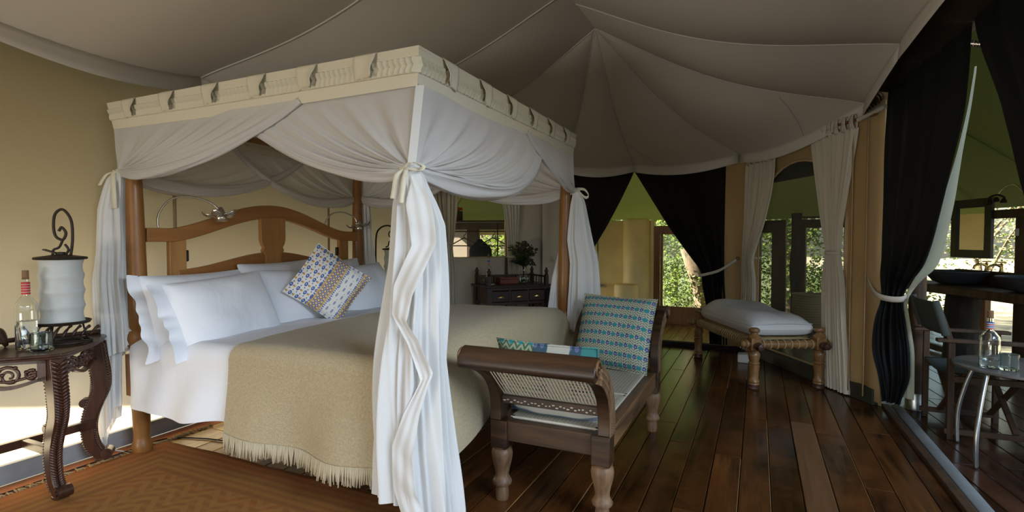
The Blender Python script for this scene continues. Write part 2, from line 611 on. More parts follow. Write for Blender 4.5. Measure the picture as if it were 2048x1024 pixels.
def rug_mat():
    t = NT('striped_kilim')
    v = t.coord('Object')
    x, y, z = t.xyz(v)
    n1 = t.noise(v, 6, 5, 0.65)
    wob = t.math('MULTIPLY', t.math('SUBTRACT', n1, 0.5), 0.02)
    # distance from the nearest border edge; the rug is 2.3 by 1.7 about its centre
    dx = t.math('SUBTRACT', 1.15, t.math('ABSOLUTE', x))
    dy = t.math('SUBTRACT', 0.85, t.math('ABSOLUTE', y))
    d = t.math('ADD', t.math('MINIMUM', t.math('MULTIPLY', dx, 0.8), dy), wob)
    stripes = t.ramp(t.math('DIVIDE', d, 0.85), [(0.0, (0.352, 0.107, 0.033)), (0.13, (0.44, 0.17, 0.045)), (0.20, (0.334, 0.167, 0.04)), (0.27, (0.44, 0.2, 0.05)), (0.34, (0.29, 0.13, 0.033)), (0.40, (0.387, 0.13, 0.035)), (0.48, (0.326, 0.159, 0.04)), (1.0, (0.282, 0.133, 0.033))])
    fine = t.math('SINE', t.math('MULTIPLY', d, 118.0))
    c = t.mix(t.math('MULTIPLY', t.math('ADD', fine, 1.0), 0.34), stripes, (0.22, 0.09, 0.035))
    # medallions in the field: sums of zigzags
    zz = t.math('PINGPONG', t.math('ADD', x, t.math('MULTIPLY', n1, 0.02)), 0.11)
    q = t.math('SINE', t.math('MULTIPLY', t.math('ADD', y, zz), 75.0))
    fld = t.math('MULTIPLY', t.math('GREATER_THAN', d, 0.30), t.math('MULTIPLY', t.math('GREATER_THAN', q, 0.1), 0.75))
    c = t.mix(fld, c, (0.37, 0.192, 0.05))
    n2 = t.noise(t.mapping(v, (9, 1, 1)), 34, 4, 0.75)
    st = t.ramp(t.noise(t.mapping(v, (7, 0.5, 1)), 5.0, 4, 0.7), [(0.40, (0.30, 0.17, 0.045)), (0.50, (0.33, 0.10, 0.035)), (0.60, (0.21, 0.135, 0.035))])
    c = t.mix(0.22, c, st)
    c = t.mix(t.math('MULTIPLY', n2, 0.55), c, (0.16, 0.075, 0.03))
    return t.done(t.bsdf(c, 0.95, 0, t.bump(n2, 0.7, 0.006), 0, 0.1))


M['rug'] = rug_mat()


def bell(t, u, c, w):
    return t.math('LESS_THAN', t.math('ABSOLUTE', t.math('SUBTRACT', u, c)), w)


def dots(t, x, y, px, py, r, stagger=True, sx=1.0, sy=1.0, ox=0.0, oy=0.0):
    """1 inside round or oval dots on a lattice of pitch px, py"""
    gy = t.math('ADD', t.math('DIVIDE', y, py), 50.0 + oy)
    row = t.math('FLOOR', gy)
    gx = t.math('ADD', t.math('DIVIDE', x, px), 50.0 + ox)
    if stagger:
        gx = t.math('ADD', gx, t.math('MULTIPLY', t.math('MODULO', row, 2.0), 0.5))
    fx = t.math('MULTIPLY', t.math('SUBTRACT', t.math('FRACT', gx), 0.5), px / sx)
    fy = t.math('MULTIPLY', t.math('SUBTRACT', t.math('FRACT', gy), 0.5), py / sy)
    d = t.math('ADD', t.math('POWER', t.math('ABSOLUTE', fx), 2.0), t.math('POWER', t.math('ABSOLUTE', fy), 2.0))
    return t.math('LESS_THAN', d, r * r)


def paisley_mat():
    t = NT('block_printed_cotton')
    x, y, z = t.xyz(t.coord('Object'))
    base = (0.74, 0.73, 0.70)
    blue, yel, grey = (0.075, 0.14, 0.42), (0.62, 0.36, 0.05), (0.27, 0.31, 0.46)
    c1 = t.mix(dots(t, x, y, 0.052, 0.052, 0.0105, True, 1.0, 1.5), base, blue)
    c1 = t.mix(dots(t, x, y, 0.052, 0.052, 0.0035, True, 1.0, 1.2, 0.03, -0.02), c1, base)
    c1 = t.mix(dots(t, x, y, 0.052, 0.052, 0.0075, True, 1, 1, 0.5, 0.0), c1, yel)
    c1 = t.mix(dots(t, x, y, 0.026, 0.026, 0.0034, True, 1, 1.6, 0.3, 0.5), c1, blue)
    c2 = t.mix(dots(t, x, y, 0.040, 0.056, 0.0070, True, 1.0, 2.2), base, grey)
    c2 = t.mix(dots(t, x, y, 0.040, 0.056, 0.0030, True, 1, 1, 0.5, 0.5), c2, blue)
    c = t.mix(t.math('GREATER_THAN', x, 0.02), c1, c2)

    def band(c, x0, w):
        u = t.math('SUBTRACT', x, x0)
        b = t.math('LESS_THAN', t.math('ABSOLUTE', u), w)
        dia = t.math('ADD', t.math('PINGPONG', t.math('ADD', u, 5.0), 0.0125), t.math('PINGPONG', t.math('ADD', y, 5.0), 0.0125))
        col = t.mix(t.math('LESS_THAN', dia, 0.0125), blue, yel)
        col = t.mix(dots(t, u, y, 0.025, 0.025, 0.0042, False, 1, 1, 0.5, 0.5), col, base)
        col = t.mix(dots(t, u, y, 0.025, 0.025, 0.0042, False, 1, 1, 0.0, 0.0), col, base)
        c = t.mix(bell(t, t.math('ABSOLUTE', u), w + 0.006, 0.004), c, yel)
        c = t.mix(t.math('MULTIPLY', bell(t, t.math('ABSOLUTE', u), w + 0.018, 0.0055), t.math('GREATER_THAN', t.math('SINE', t.math('MULTIPLY', y, 420)), -0.2)), c, blue)
        return t.mix(b, c, col)
    c = band(c, 0.0, 0.034)
    c = band(c, 0.208, 0.03)
    n2 = t.noise(t.coord('Object'), 300, 2)
    return t.done(t.bsdf(c, 0.9, 0, t.bump(n2, 0.15, 0.002), 0, 0.2))


M['paisley'] = paisley_mat()


def teal_mat():
    t = NT('teal_floral_print')
    x, y, z = t.xyz(t.coord('Object'))
    base = (0.60, 0.585, 0.47)
    teal, blue, green = (0.05, 0.31, 0.33), (0.06, 0.09, 0.30), (0.11, 0.16, 0.075)
    py = 0.064
    # leafy vines between the flower rows: two families of slanted dashes that make a herringbone
    zz = t.math('PINGPONG', t.math('ADD', x, 5.0), 0.031)
    v1 = t.math('SINE', t.math('MULTIPLY', t.math('ADD', y, t.math('MULTIPLY', zz, 0.8)), 2 * pi / 0.0165))
    v2 = t.math('SINE', t.math('MULTIPLY', x, 2 * pi / 0.0155))
    c = t.mix(t.math('MULTIPLY', t.math('GREATER_THAN', v1, 0.05), 0.85), base, green)
    c = t.mix(t.math('GREATER_THAN', v2, 0.86), c, base)
    for px, ox, oy, r, sx, sy, col in ((0.062, 0.0, 0.0, 0.0135, 1.15, 0.9, teal), (0.062, 0.0, 0.13, 0.008, 1.6, 0.8, teal), (0.062, 0.5, 0.0, 0.0115, 0.9, 1.15, blue), (0.062, 0.5, 0.02, 0.0048, 1, 1, (0.40, 0.42, 0.50))):
        c = t.mix(dots(t, x, y, px, py, r, False, sx, sy, ox, oy), c, col)
    n2 = t.noise(t.coord('Object'), 300, 2)
    return t.done(t.bsdf(c, 0.9, 0, t.bump(n2, 0.15, 0.002), 0, 0.2))


M['teal'] = teal_mat()


def teal_band_mat():
    t = NT('teal_patchwork_print')
    x, y, z = t.xyz(t.coord('Object'))
    base = (0.55, 0.53, 0.43)
    dark = (0.06, 0.11, 0.14)
    zz = t.math('PINGPONG', t.math('ADD', x, 5.0), 0.02)
    v1 = t.math('SINE', t.math('MULTIPLY', t.math('ADD', y, zz), 2 * pi / 0.022))
    leafy = t.mix(t.math('GREATER_THAN', v1, 0.1), (0.38, 0.40, 0.26), (0.09, 0.16, 0.09))
    leafy = t.mix(dots(t, x, y, 0.05, 0.05, 0.011, True), leafy, (0.05, 0.30, 0.30))
    flor = t.mix(dots(t, x, y, 0.034, 0.034, 0.011, True), dark, (0.16, 0.18, 0.33))
    c = t.mix(t.math('GREATER_THAN', x, -0.06), leafy, flor)
    c = t.mix(t.math('GREATER_THAN', x, 0.01), c, base)
    c = t.mix(t.math('GREATER_THAN', x, 0.12), c, flor)
    c = t.mix(t.math('GREATER_THAN', x, 0.175), c, (0.065, 0.25, 0.23))
    c = t.mix(t.math('LESS_THAN', y, -0.03), c, (0.60, 0.59, 0.55))
    c = t.mix(t.math('LESS_THAN', y, -0.165), c, (0.17, 0.22, 0.30))
    return t.done(t.bsdf(c, 0.9, 0, None, 0, 0.2))


M['teal_band'] = teal_band_mat()


def lantern_mat():
    t = NT('frosted_lantern_shade')
    n1 = t.noise(t.coord('Object'), 9, 4)
    c = t.mix(n1, (0.62, 0.63, 0.60), (0.74, 0.75, 0.72))
    s = t.bsdf(c, 0.45, 0, None, 0, 0.4)
    tl = t.n('ShaderNodeBsdfTranslucent')
    tl.inputs[0].default_value = (0.75, 0.75, 0.72, 1)
    return t.done(t.mixs(0.3, s, tl.outputs[0]))


M['lantern'] = lantern_mat()

# ================================================================== THE SETTING
V2 = Vector


def plan(P, Q):
    P, Q = Vector((P[0], P[1], 0)), Vector((Q[0], Q[1], 0))
    u = (Q - P).normalized()
    return P, u


def wall_sheet(name, P, Q, outer, holes, mat, thick=0.006, off=0.0):
    """upright canvas sheet with openings; outlines are (along, height)"""
    P, u = plan(P, Q)
    n = Vector((-u.y, u.x, 0))
    loops = [outer] + holes
    flat = [p for lp in loops for p in lp]
    tris = tessellate_polygon([[Vector((a, b, 0)) for a, b in lp] for lp in loops])
    mb = MB()
    mb.add([P + u * a + Vector((0, 0, b)) + n * off for a, b in flat], [tuple(t) for t in tris])
    return struct(name, mb, mat, solid=thick, smooth=0)


def gz(x, y):
    return -0.62 + 0.10 * noise.noise(Vector((x * 0.44, y * 0.44, 0)))


def ground_patch(name, x0, x1, y0, y1, nx, ny, mat):
    struct(name, MB().grid(lambda u, v: (lerp(x0, x1, u), lerp(y0, y1, v), gz(lerp(x0, x1, u), lerp(y0, y1, v))), nx, ny), mat)


# pale dry ground behind and to the right of the tent, ground to the left and in front darkened to cut bounce light
ground_patch('ground', 2.8, 50, 7.5, 65, 30, 40, M['sand'])
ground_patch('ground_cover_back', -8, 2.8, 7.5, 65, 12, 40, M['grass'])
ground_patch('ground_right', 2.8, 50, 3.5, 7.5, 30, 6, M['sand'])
ground_patch('ground_low_bounce', -40, -8, -25, 65, 20, 50, M['low_bounce'])
ground_patch('ground_low_bounce_front', -8, 50, -25, 3.5, 40, 20, M['low_bounce'])
ground_patch('ground_low_bounce_tent', -8, 2.8, 3.5, 7.5, 12, 6, M['low_bounce'])

# ---- floor: a dark sub-floor with every plank laid on it
PLANK_T = 0.024
flr = MB()
flr.prism([(-3.62, -2.9), (1.02, -2.9), (1.02, 4.93), (-0.12, 6.74), (-2.3, 6.74), (-3.62, 5.05)], (0, 0, -0.06), (1, 0, 0), (0, 1, 0), (0, 0, 0.038))
floor = struct('floor', flr, M['under'], smooth=0)


def plank(parent, name, quad, mat, ztop=0.0):
    """quad: four plan corners in order; a board with eased top edges"""
    c = sum((Vector((x, y, 0)) for x, y in quad), Vector()) / 4
    q = [Vector((x, y, 0)) - c for x, y in quad]
    g = 0.0022
    e = 0.0032
    vs = []
    for z, ins in ((-PLANK_T + 0.001, g), (-e, g), (0.0, g + e)):
        for p in q:
            sx = math.copysign(1, p.x)
            sy = math.copysign(1, p.y)
            vs.append((p.x - sx * ins, p.y - sy * ins, z + ztop))
    mb = MB()
    mb.add(vs, [(3, 2, 1, 0), (8, 9, 10, 11)] + [(i + k, (i + 1) % 4 + k, (i + 1) % 4 + 4 + k, i + 4 + k) for k in (0, 4) for i in range(4)])
    o = obj(name, mb, mat, parent, smooth=0)
    if name == 'plank' and mat is M['floor'] and random.random() < 0.6:      # edges worn through the stain
        o.data.materials.append(M['worn_edge'])
        o.data.polygons[7 if random.random() < 0.5 else 9].material_index = 1
    o.location = (c.x, c.y, 0)
    return o


edges = [1.0, 0.96 - 0.14, 0.66, 0.53, 0.372, 0.228, 0.08, -0.07, -0.22, -0.36, -0.50, -0.64, -0.78]
while edges[-1] > -3.30:
    edges.append(edges[-1] - random.uniform(0.135, 0.18))
edges[-1] = -3.44


def yend(x):
    if x > -0.12:
        return 6.70 - (x + 0.12) * 1.755
    if x < -2.3:
        return 6.70 + (x + 2.3) * 1.25
    return 6.70


for i, (xb, xa) in enumerate(zip(edges, edges[1:])):
    y = -2.9 + random.uniform(0.2, 1.6)
    fl_m = M['floor_honey_lit'] if xb < -2.6 else M['floor']          # sunlit patch by the wall put into paler board colour
    ya = -2.9
    while True:
        stop = min(y, min(yend(xa), yend(xb)) - 0.35)
        last = y >= min(yend(xa), yend(xb)) - 0.6
        pale = False
        if abs(xa - 0.228) < 1e-6:                      # the one worn, paler board
            if ya < 2.0 and not last:
                stop = 2.02
            elif ya < 2.5:
                stop, last, pale = 4.24, False, True
        if last:
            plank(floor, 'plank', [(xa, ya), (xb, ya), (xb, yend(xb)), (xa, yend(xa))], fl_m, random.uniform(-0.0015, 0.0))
            break
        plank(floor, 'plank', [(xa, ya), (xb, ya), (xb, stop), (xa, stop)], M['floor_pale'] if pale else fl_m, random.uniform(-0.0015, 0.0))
        ya = stop
        y = ya + random.uniform(1.2, 2.6)

# ---- deck and bathroom floor outside the tent
dk = MB()
dk.prism([(1.03, -2.9), (3.3, -2.9), (3.3, 6.0), (2.45, 7.9), (1.7, 9.7), (0.0, 9.95), (-5.4, 8.6), (-5.4, 6.0), (-3.66, 5.1), (-2.32, 6.78), (-0.10, 6.78), (1.03, 4.98)], (0, 0, -0.075), (1, 0, 0), (0, 1, 0), (0, 0, 0.035))
deck = struct('deck_floor', dk, M['under'], smooth=0)
dd, dn = Vector((-0.117, 0.993, 0)), Vector((0.993, 0.117, 0))
k = -1.05
while k < 2.0:
    w_ = random.uniform(0.13, 0.17)

    def edge_pt(kk):
        b = Vector((1.10, 2.2, 0)) + dn * kk
        t0 = 0.0
        for t in [i * 0.02 for i in range(400)]:
            p = b + dd * t
            if p.x > 1.05 and p.y < 4.95 or p.y >= 4.95 and p.x > -0.05 + (6.74 - p.y) * 0.57 or p.y > 6.8 and p.x > -0.08:
                t0 = t
                break
        return t0
    ta, tb = edge_pt(k), edge_pt(k + w_)
    t1 = 7.4
    ts, first = [], True
    t = max(ta, tb) + random.uniform(0.8, 2.0)
    pa, pb = ta, tb
    while True:
        fin = t > t1 - 0.5
        na = nb = (t1 if fin else t)
        b0, b1 = Vector((1.10, 2.2, 0)) + dn * k, Vector((1.10, 2.2, 0)) + dn * (k + w_)
        q = [b0 + dd * pa, b1 + dd * pb, b1 + dd * nb, b0 + dd * na]
        if q[2].x > -0.05 and q[3].x > -0.2 and (na - pa) > 0.05:
            c = sum(q, Vector()) / 4
            o = plank(deck, 'deck_plank', [(dn.dot(p - c), dd.dot(p - c)) for p in q], M['deck'], -0.016)
            o.location = (c.x, c.y, 0)
            o.rotation_euler = (0, 0, radians(6.72))
        pa = pb = t
        if fin:
            break
        t += random.uniform(1.2, 2.4)
    k += w_
x = -2.95
while x < -0.15:
    w_ = random.uniform(0.14, 0.18)
    ym = random.uniform(7.2, 7.9)
    plank(deck, 'deck_plank', [(x, 6.80), (x + w_, 6.80), (x + w_, ym), (x, ym)], M['floor_honey_lit'], -0.016)
    plank(deck, 'deck_plank', [(x, ym), (x + w_, ym), (x + w_, 8.28), (x, 8.28)], M['floor_honey_lit'], -0.016)
    x += w_

# ---- canvas walls
lw = MB()


def leftwall(u, v):
    y = -2.9 + 7.95 * u
    z = 0.09 + 2.45 * v
    return (-3.62 + 0.010 * sin(y * 2.7) * sin(pi * v) + 0.006 * noise.noise(Vector((y * 1.5, z * 2, 3))), y, z)


lw.grid(leftwall, 80, 16)
wall_left = struct('wall_left', lw, M['canvas_tan'])
for yy in (0.9, 2.325, 3.76):
    obj('seam', MB().grid(lambda u, v: (-3.604 + 0.010 * sin(yy * 2.7) * sin(pi * v), yy - 0.012 + 0.024 * u, 0.10 + 2.3 * v), 1, 12), M['canvas_seam'], wall_left, solid=0.002)
struct('baseboard_left', MB().box((-3.60, 1.0, 0.0555), (0.035, 7.9, 0.103)), M['grey_board'], bevel=0.004)
struct('trim_1', MB().box((-3.515, 1.0, -0.012), (0.145, 7.9, 0.024)), M['orange'], bevel=0.003)

S_L = sqrt(1.32 ** 2 + 1.67 ** 2)
wl2 = wall_sheet('wall_back_left', (-3.62, 5.05), (-2.3, 6.72), [(0, 0), (S_L, 0), (S_L, 2.5), (0, 2.5)],
                 [[(0.43, 1.085), (0.60, 1.075), (1.0, 1.075), (1.215, 1.085), (1.20, 1.9), (1.1, 2.0), (0.55, 2.0), (0.44, 1.9)]], M['canvas_pale'])
S_R = sqrt(1.02 ** 2 + 1.79 ** 2)
arch = [(0.28, 0.13), (1.63, 0.13)] + [(0.955 + 0.675 * cos(radians(a)), 1.48 + 0.58 * sin(radians(a))) for a in range(0, 181, 10)]
wr2 = wall_sheet('wall_back_right', (-0.12, 6.72), (0.90, 4.93), [(0, 0), (S_R, 0), (S_R, 2.55), (0, 2.55)], [arch], M['canvas_tan'])
wall_sheet('wall_back', (-2.3, 6.72), (-0.12, 6.72), [(0, 2.13), (1.86, 2.13), (1.90, 0), (2.18, 0), (2.18, 2.5), (0, 2.5)], [], M['canvas_tan'])
# folds of the loose canvas beside the doorway and beside the arched window
for nm, par, P, Q, s0, s1, n_ in (('fold', wr2, (-0.12, 6.66), (0.90, 4.87), 1.66, 2.03, 1.5), ('fold', wl2, (-3.57, 5.02), (-2.25, 6.69), 1.70, 2.05, 1.5), ('fold', None, (-2.3, 6.69), (-0.12, 6.69), 1.93, 2.19, 1.5)):
    P, u_ = plan(P, Q)
    nrm = Vector((u_.y, -u_.x, 0))

    def ff(u, v):
        s = lerp(s0, s1, u)
        z = 0.03 + 2.33 * v
        d = 0.014 * sin(2 * pi * n_ * u + 0.5 * sin(2 * v)) * (0.6 + 0.4 * sin(3 * v + n_))
        p = P + u_ * s + nrm * (d + 0.012)
        return (p.x, p.y, z)
    if par is None:
        struct('wall_flap', MB().grid(ff, 30, 14), M['canvas_tan'], solid=0.004)
    else:
        obj(nm, MB().grid(ff, 40, 14), M['canvas_tan'] if par is wr2 else M['canvas_pale'], par, solid=0.004)
# seam lines beside the arched window
Pq, uq = plan((-0.12, 6.72), (0.90, 4.93))
nq = Vector((uq.y, -uq.x, 0))          # towards the outside is -nq
for s in (1.80, 1.96):
    a = Pq + uq * s - nq * 0.0
    obj('seam', MB().grid(lambda u, v: tuple(a + uq * (0.016 * (u - 0.5)) + nq * 0.088 + Vector((0, 0, 0.05 + 2.25 * v))), 1, 4), M['canvas_seam'], wr2, solid=0.002)
# arched mesh window and desk window: insect mesh and hems
scr = wall_sheet('window_2', (-0.12, 6.72), (0.90, 4.93), [(a, b) for a, b in arch], [], M['screen'], 0.001, 0.02)
obj('hem', MB().tube([Pq + uq * a + Vector((0, 0, b)) - nq * -0.008 for a, b in arch], 0.012, 6, closed=True), M['canvas_seam'], scr)
desk_win = wall_sheet('window_1', (-3.62, 5.05), (-2.3, 6.72), [(0.43, 1.085), (1.215, 1.085), (1.20, 1.95), (1.1, 2.0), (0.55, 2.0), (0.44, 1.95)], [], M['screen_light'], 0.001, 0.02)
Pw, uw = plan((-3.62, 5.05), (-2.3, 6.72))
nw = Vector((uw.y, -uw.x, 0))
obj('hem', MB().tube([Pw + uw * a + Vector((0, 0, b)) + nw * 0.01 for a, b in [(0.43, 1.9), (0.43, 1.085), (0.60, 1.075), (1.0, 1.075), (1.215, 1.085), (1.2, 1.95)]], 0.010, 6), M['canvas_seam'], desk_win)
struct('trim_3', MB().tube([Pw + uw * 1.21 + nw * 0.03 + Vector((0, 0, z)) for z in (0.0, 1.07)], 0.014, 8), M['frame_dark'])
# rolled-up flap above the arched window, outside
struct('rolled_flap', MB().grid(lambda u, v: tuple(Pq + uq * (0.2 + 1.5 * u) - nq * (0.16 + 0.07 * cos(2 * pi * v)) + Vector((0, 0, 2.02 + 0.10 * sin(2 * pi * v)))), 10, 12), M['black'])
# kick-boards along the apse and the dark timber sill of the doorway
struct('baseboard_right', MB().bar(Pq + nq * 0.045 + uq * 0.05 + Vector((0, 0, 0.062)), Pq + nq * 0.045 + uq * (S_R - 0.02) + Vector((0, 0, 0.062)), 0.05, 0.125), M['strip_dark'], bevel=0.005)
struct('baseboard_left_2', MB().bar(Pw + nw * 0.03 + Vector((0, 0, 0.055)), Pw + nw * 0.03 + uw * S_L + Vector((0, 0, 0.055)), 0.04, 0.11), M['strip_dark'], bevel=0.005)
struct('trim_2', MB().bar((-2.28, 6.70, 0.024), (-0.12, 6.70, 0.024), 0.10, 0.05), M['under'], bevel=0.006)
# threshold to the deck: a dark timber edge and the grey canvas mud strip
struct('trim_4', MB().bar((0.985, -2.9, 0.008), (0.915, 4.92, 0.008), 0.05, 0.030), M['frame_dark'], bevel=0.006)
struct('trim_5', MB().grid(lambda u, v: (lerp(1.0, 1.075, u) - 0.045 * v, -2.9 + 7.85 * v, 0.004 + 0.010 * sin(pi * u)), 6, 30), M['strip'], solid=0.004)

# ---- ceiling: tent cloth sagging from the ridge to its fixing points
RX, RZ = -1.25, 3.05
PEAK = Vector((RX, 4.35, RZ))
LS = [(-3.50, y, 2.41) for y in (-2.95, -2.0, -0.95, 0.15, 1.27, 2.45, 3.62)]
APSE = [(-3.36, 4.98, 2.40), (-2.28, 6.56, 2.25), (-1.405, 6.60, 2.215), (-0.20, 6.56, 2.255), (0.775, 5.10, 2.39)]
RS = [(0.76, 3.84, 2.45), (0.76, 2.92, 2.45), (0.76, 1.95, 2.45), (0.76, 0.95, 2.45), (0.76, -0.05, 2.45), (0.76, -1.0, 2.45), (0.76, -2.0, 2.45), (0.76, -2.95, 2.45)]
ANCH = [Vector(p) for p in LS + APSE + RS]


def top_of(p):
    return PEAK if p.y > 4.4 else Vector((RX, p.y, RZ))


def eave(i, t):
    a, b = ANCH[i], ANCH[i + 1]
    d = 0.055 * (b - a).length
    p = a.lerp(b, t)
    p.z -= d * 4 * t * (1 - t)
    cen = Vector((RX, min(p.y, 4.0), p.z))
    p += (cen - p).normalized() * (0.05 * 4 * t * (1 - t))
    return p


def roof(i, t, s):
    a, b = top_of(ANCH[i]), top_of(ANCH[i + 1])
    p = a.lerp(b, t).lerp(eave(i, t), s)
    p.z -= 0.15 * max(0.0, sin(pi * s)) ** 1.2 * (1 - 0.25 * s) + 0.022 * sin(pi * t) * sin(pi * min(s * 1.1, 1))
    return p


cb = MB()
for i in range(len(ANCH) - 1):
    cb.grid(lambda u, v: tuple(roof(i, u, v)), 10, 20)
ceiling = struct('ceiling', cb, M['ceiling'], smooth=60)
for i in range(1, len(ANCH) - 1):
    obj('seam', MB().tube([roof(i, 0, s / 24) - Vector((0, 0, 0.004)) for s in range(25)], 0.0055, 5), M['seam'], ceiling)
for i, t in ((9, 0.28), (10, 0.62)):                    # short reinforcing darts near the fixings
    obj('seam', MB().tube([roof(i, lerp(0.05 if i == 9 else 0.95, t, (s - 17) / 7), s / 24) - Vector((0, 0, 0.004)) for s in range(17, 25)], 0.004, 5), M['seam'], ceiling)
for i in range(len(ANCH) - 1):
    def vf(u, v):
        p = eave(i, u)
        q = roof(i, u, 0.97)
        d = Vector((p.x - q.x, p.y - q.y, 0)).normalized()
        return tuple(p - d * (0.010 + 0.012 * v) + Vector((0, 0, 0.012 - (0.105 + 0.02 * sin(pi * u)) * v)))
    obj('valance', MB().grid(vf, 12, 3), M['seam'], ceiling, solid=0.003)
struct('trim_6', MB().grid(lambda u, v: (lerp(0.772, 1.03, u), -2.9 + 7.78 * v, lerp(2.445, 2.41, u) - 0.02 * sin(pi * u)), 4, 30), M['eave'], solid=0.004)  # dark eave band, added to block light leaking past the curtain tops
# the outer fly sheet, its left edge shaped to trim the sun band on the wall
RF = [Vector((-1.25, -3.2, 4.1)), Vector((-1.25, 4.6, 4.1))]
FE = [(-5.25, -3.2, 1.36), (-5.25, 0.55, 1.36), (-5.25, 0.85, 1.72), (-5.25, 1.8, 1.46), (-5.25, 3.2, 1.50), (-5.25, 4.0, 1.38), (-5.25, 6.2, 1.40), (-5.3, 8.6, 1.62), (-2.6, 8.6, 1.62), (0.0, 9.85, 1.62), (1.75, 9.15, 1.64), (2.35, 7.7, 1.64), (2.75, 6.6, 1.64), (3.2, 4.3, 1.70)]


def fly_part(name, E, mat):
    fm = MB()
    for a, b in zip(E, E[1:]):
        a, b = Vector(a), Vector(b)
        ra = RF[1] if a.y > 4.5 else Vector((-1.25, a.y, 4.1))
        rb = RF[1] if b.y > 4.5 else Vector((-1.25, b.y, 4.1))

        def fg(u, v):
            p = ra.lerp(rb, u).lerp(a.lerp(b, u), v)
            p.z -= 0.04 * sin(pi * v)
            return tuple(p)
        fm.grid(fg, 8, 14)
    return struct(name, fm, mat, smooth=60)


# made opaque over the sleeping tent to dim its walls, translucent behind; cut back on the deck side to let light in
fly_part('roof_fly', FE[:7], M['fly_opaque'])
fly_part('roof_fly_deck', [(0.95, 4.3, 2.62), (0.95, -3.2, 2.62)], M['fly_opaque'])
fly = fly_part('roof_fly_back', FE[6:], M['fly'])
wall_sheet('wall_front', (-3.62, -2.95), (1.0, -2.95), [(0, 2.12), (4.62, 2.12), (4.62, 2.45), (2.37, 3.10), (0, 2.42)], [], M['canvas_tan'])
for q in FE[7:14]:
    q = Vector(q)
    ra = RF[1] if q.y > 4.5 else Vector((-1.25, q.y, 4.1))
    obj('seam', MB().tube([ra.lerp(q, s / 12) - Vector((0, 0, 0.012 + 0.04 * sin(pi * s / 12))) for s in range(13)], 0.008, 5), M['fly'], fly)

# ---- the bathroom and veranda beyond: posts, frames, plaster
def frame_pieces(root, P, Q, pieces, mat, depth=0.06, off=0.0):
    P, u = plan(P, Q)
    n = Vector((-u.y, u.x, 0))
    for nm, s0, s1, z0, z1, *m in pieces:
        c = P + u * ((s0 + s1) / 2) + n * off + Vector((0, 0, (z0 + z1) / 2))
        rot = Matrix((u, n, Vector((0, 0, 1)))).transposed()
        obj(nm, MB().box(c, (s1 - s0, m[1] if len(m) > 1 else depth, z1 - z0), rot), M[m[0]] if m else mat, root, bevel=0 if nm == 'pane' else 0.004, smooth=0)


# shower wall of ochre plaster with its round column and low round ledge
sw = MB()
sw.prism([(-4.0, 8.32), (-1.45, 8.32), (-1.45, 8.52), (-4.0, 8.52)], (0, 0, -0.04), (1, 0, 0), (0, 1, 0), (0, 0, 1.63))
wall_shower = struct('wall_shower', sw, M['plaster'], bevel=0.01)
obj('column', MB().lathe([(0.20, -0.04), (0.20, 1.57), (0.185, 1.60), (0.15, 1.612), (0.0, 1.612)], 32, (-1.70, 8.26, 0)), M['plaster'], wall_shower)
obj('ledge', MB().lathe([(0.18, -0.04), (0.18, 0.58), (0.165, 0.612), (0.14, 0.62), (0.0, 0.62)], 32, (-1.80, 8.02, 0)), M['plaster'], wall_shower)
# plaster partition between bathroom and veranda, with an arched niche; the wash-stand mirror looks at it
nich = [(0.62, 0.96)] + [(0.71 - 0.09 * cos(radians(a)), 1.20 + 0.09 * sin(radians(a))) for a in range(0, 181, 20)] + [(0.80, 0.96)]
part = wall_sheet('wall_partition', (-0.20, 8.25), (-0.20, 9.55), [(0, -0.03), (1.3, -0.03), (1.3, 1.66), (0, 1.66)], [nich], M['plaster'], 0.01)
obj('niche_back', MB().box((-0.30, 8.25 + 0.71, 1.12), (0.02, 0.24, 0.40)), M['plaster'], part)
obj('niche_shelf', MB().box((-0.25, 8.25 + 0.71, 0.955), (0.11, 0.20, 0.02)), M['plaster'], part)
# timber window of the bathroom
w3 = MB().box((-0.95, 8.37, -0.02), (1.12, 0.12, 0.04))
window_3 = struct('window_3', w3, M['frame'])
frame_pieces(window_3, (-1.5, 8.37), (-0.3, 8.37), [('jamb', 0.0, 0.14, -0.0, 1.50), ('stile', 0.15, 0.185, 0.25, 1.38), ('jamb', 1.0, 1.12, 0.0, 1.50), ('head', 0.14, 1.0, 1.37, 1.50), ('panel', 0.14, 1.0, 0.0, 0.27), ('pane', 0.185, 1.0, 0.27, 1.37, 'pane', 0.006)], M['frame'])
# the long low beam and posts beyond the desk window
wb = MB().bar((-5.3, 8.42, 1.555), (-4.0, 8.42, 1.545), 0.10, 0.16)
wall_closet = struct('wall_closet', wb, M['frame_dark'], bevel=0.006)
frame_pieces(wall_closet, (-5.3, 8.42), (-3.8, 8.42), [('post', 0.52, 0.76, 0.0, 1.48), ('post', 1.52, 1.66, 0.0, 1.62), ('blind', 0.76, 1.46, 1.37, 1.48, 'canvas_tan', 0.02), ('panel', 0.0, 0.52, 0.0, 1.48, 'canvas_pale', 0.02), ('sill', 0.76, 1.5, 0.55, 0.62)], M['frame_dark'])
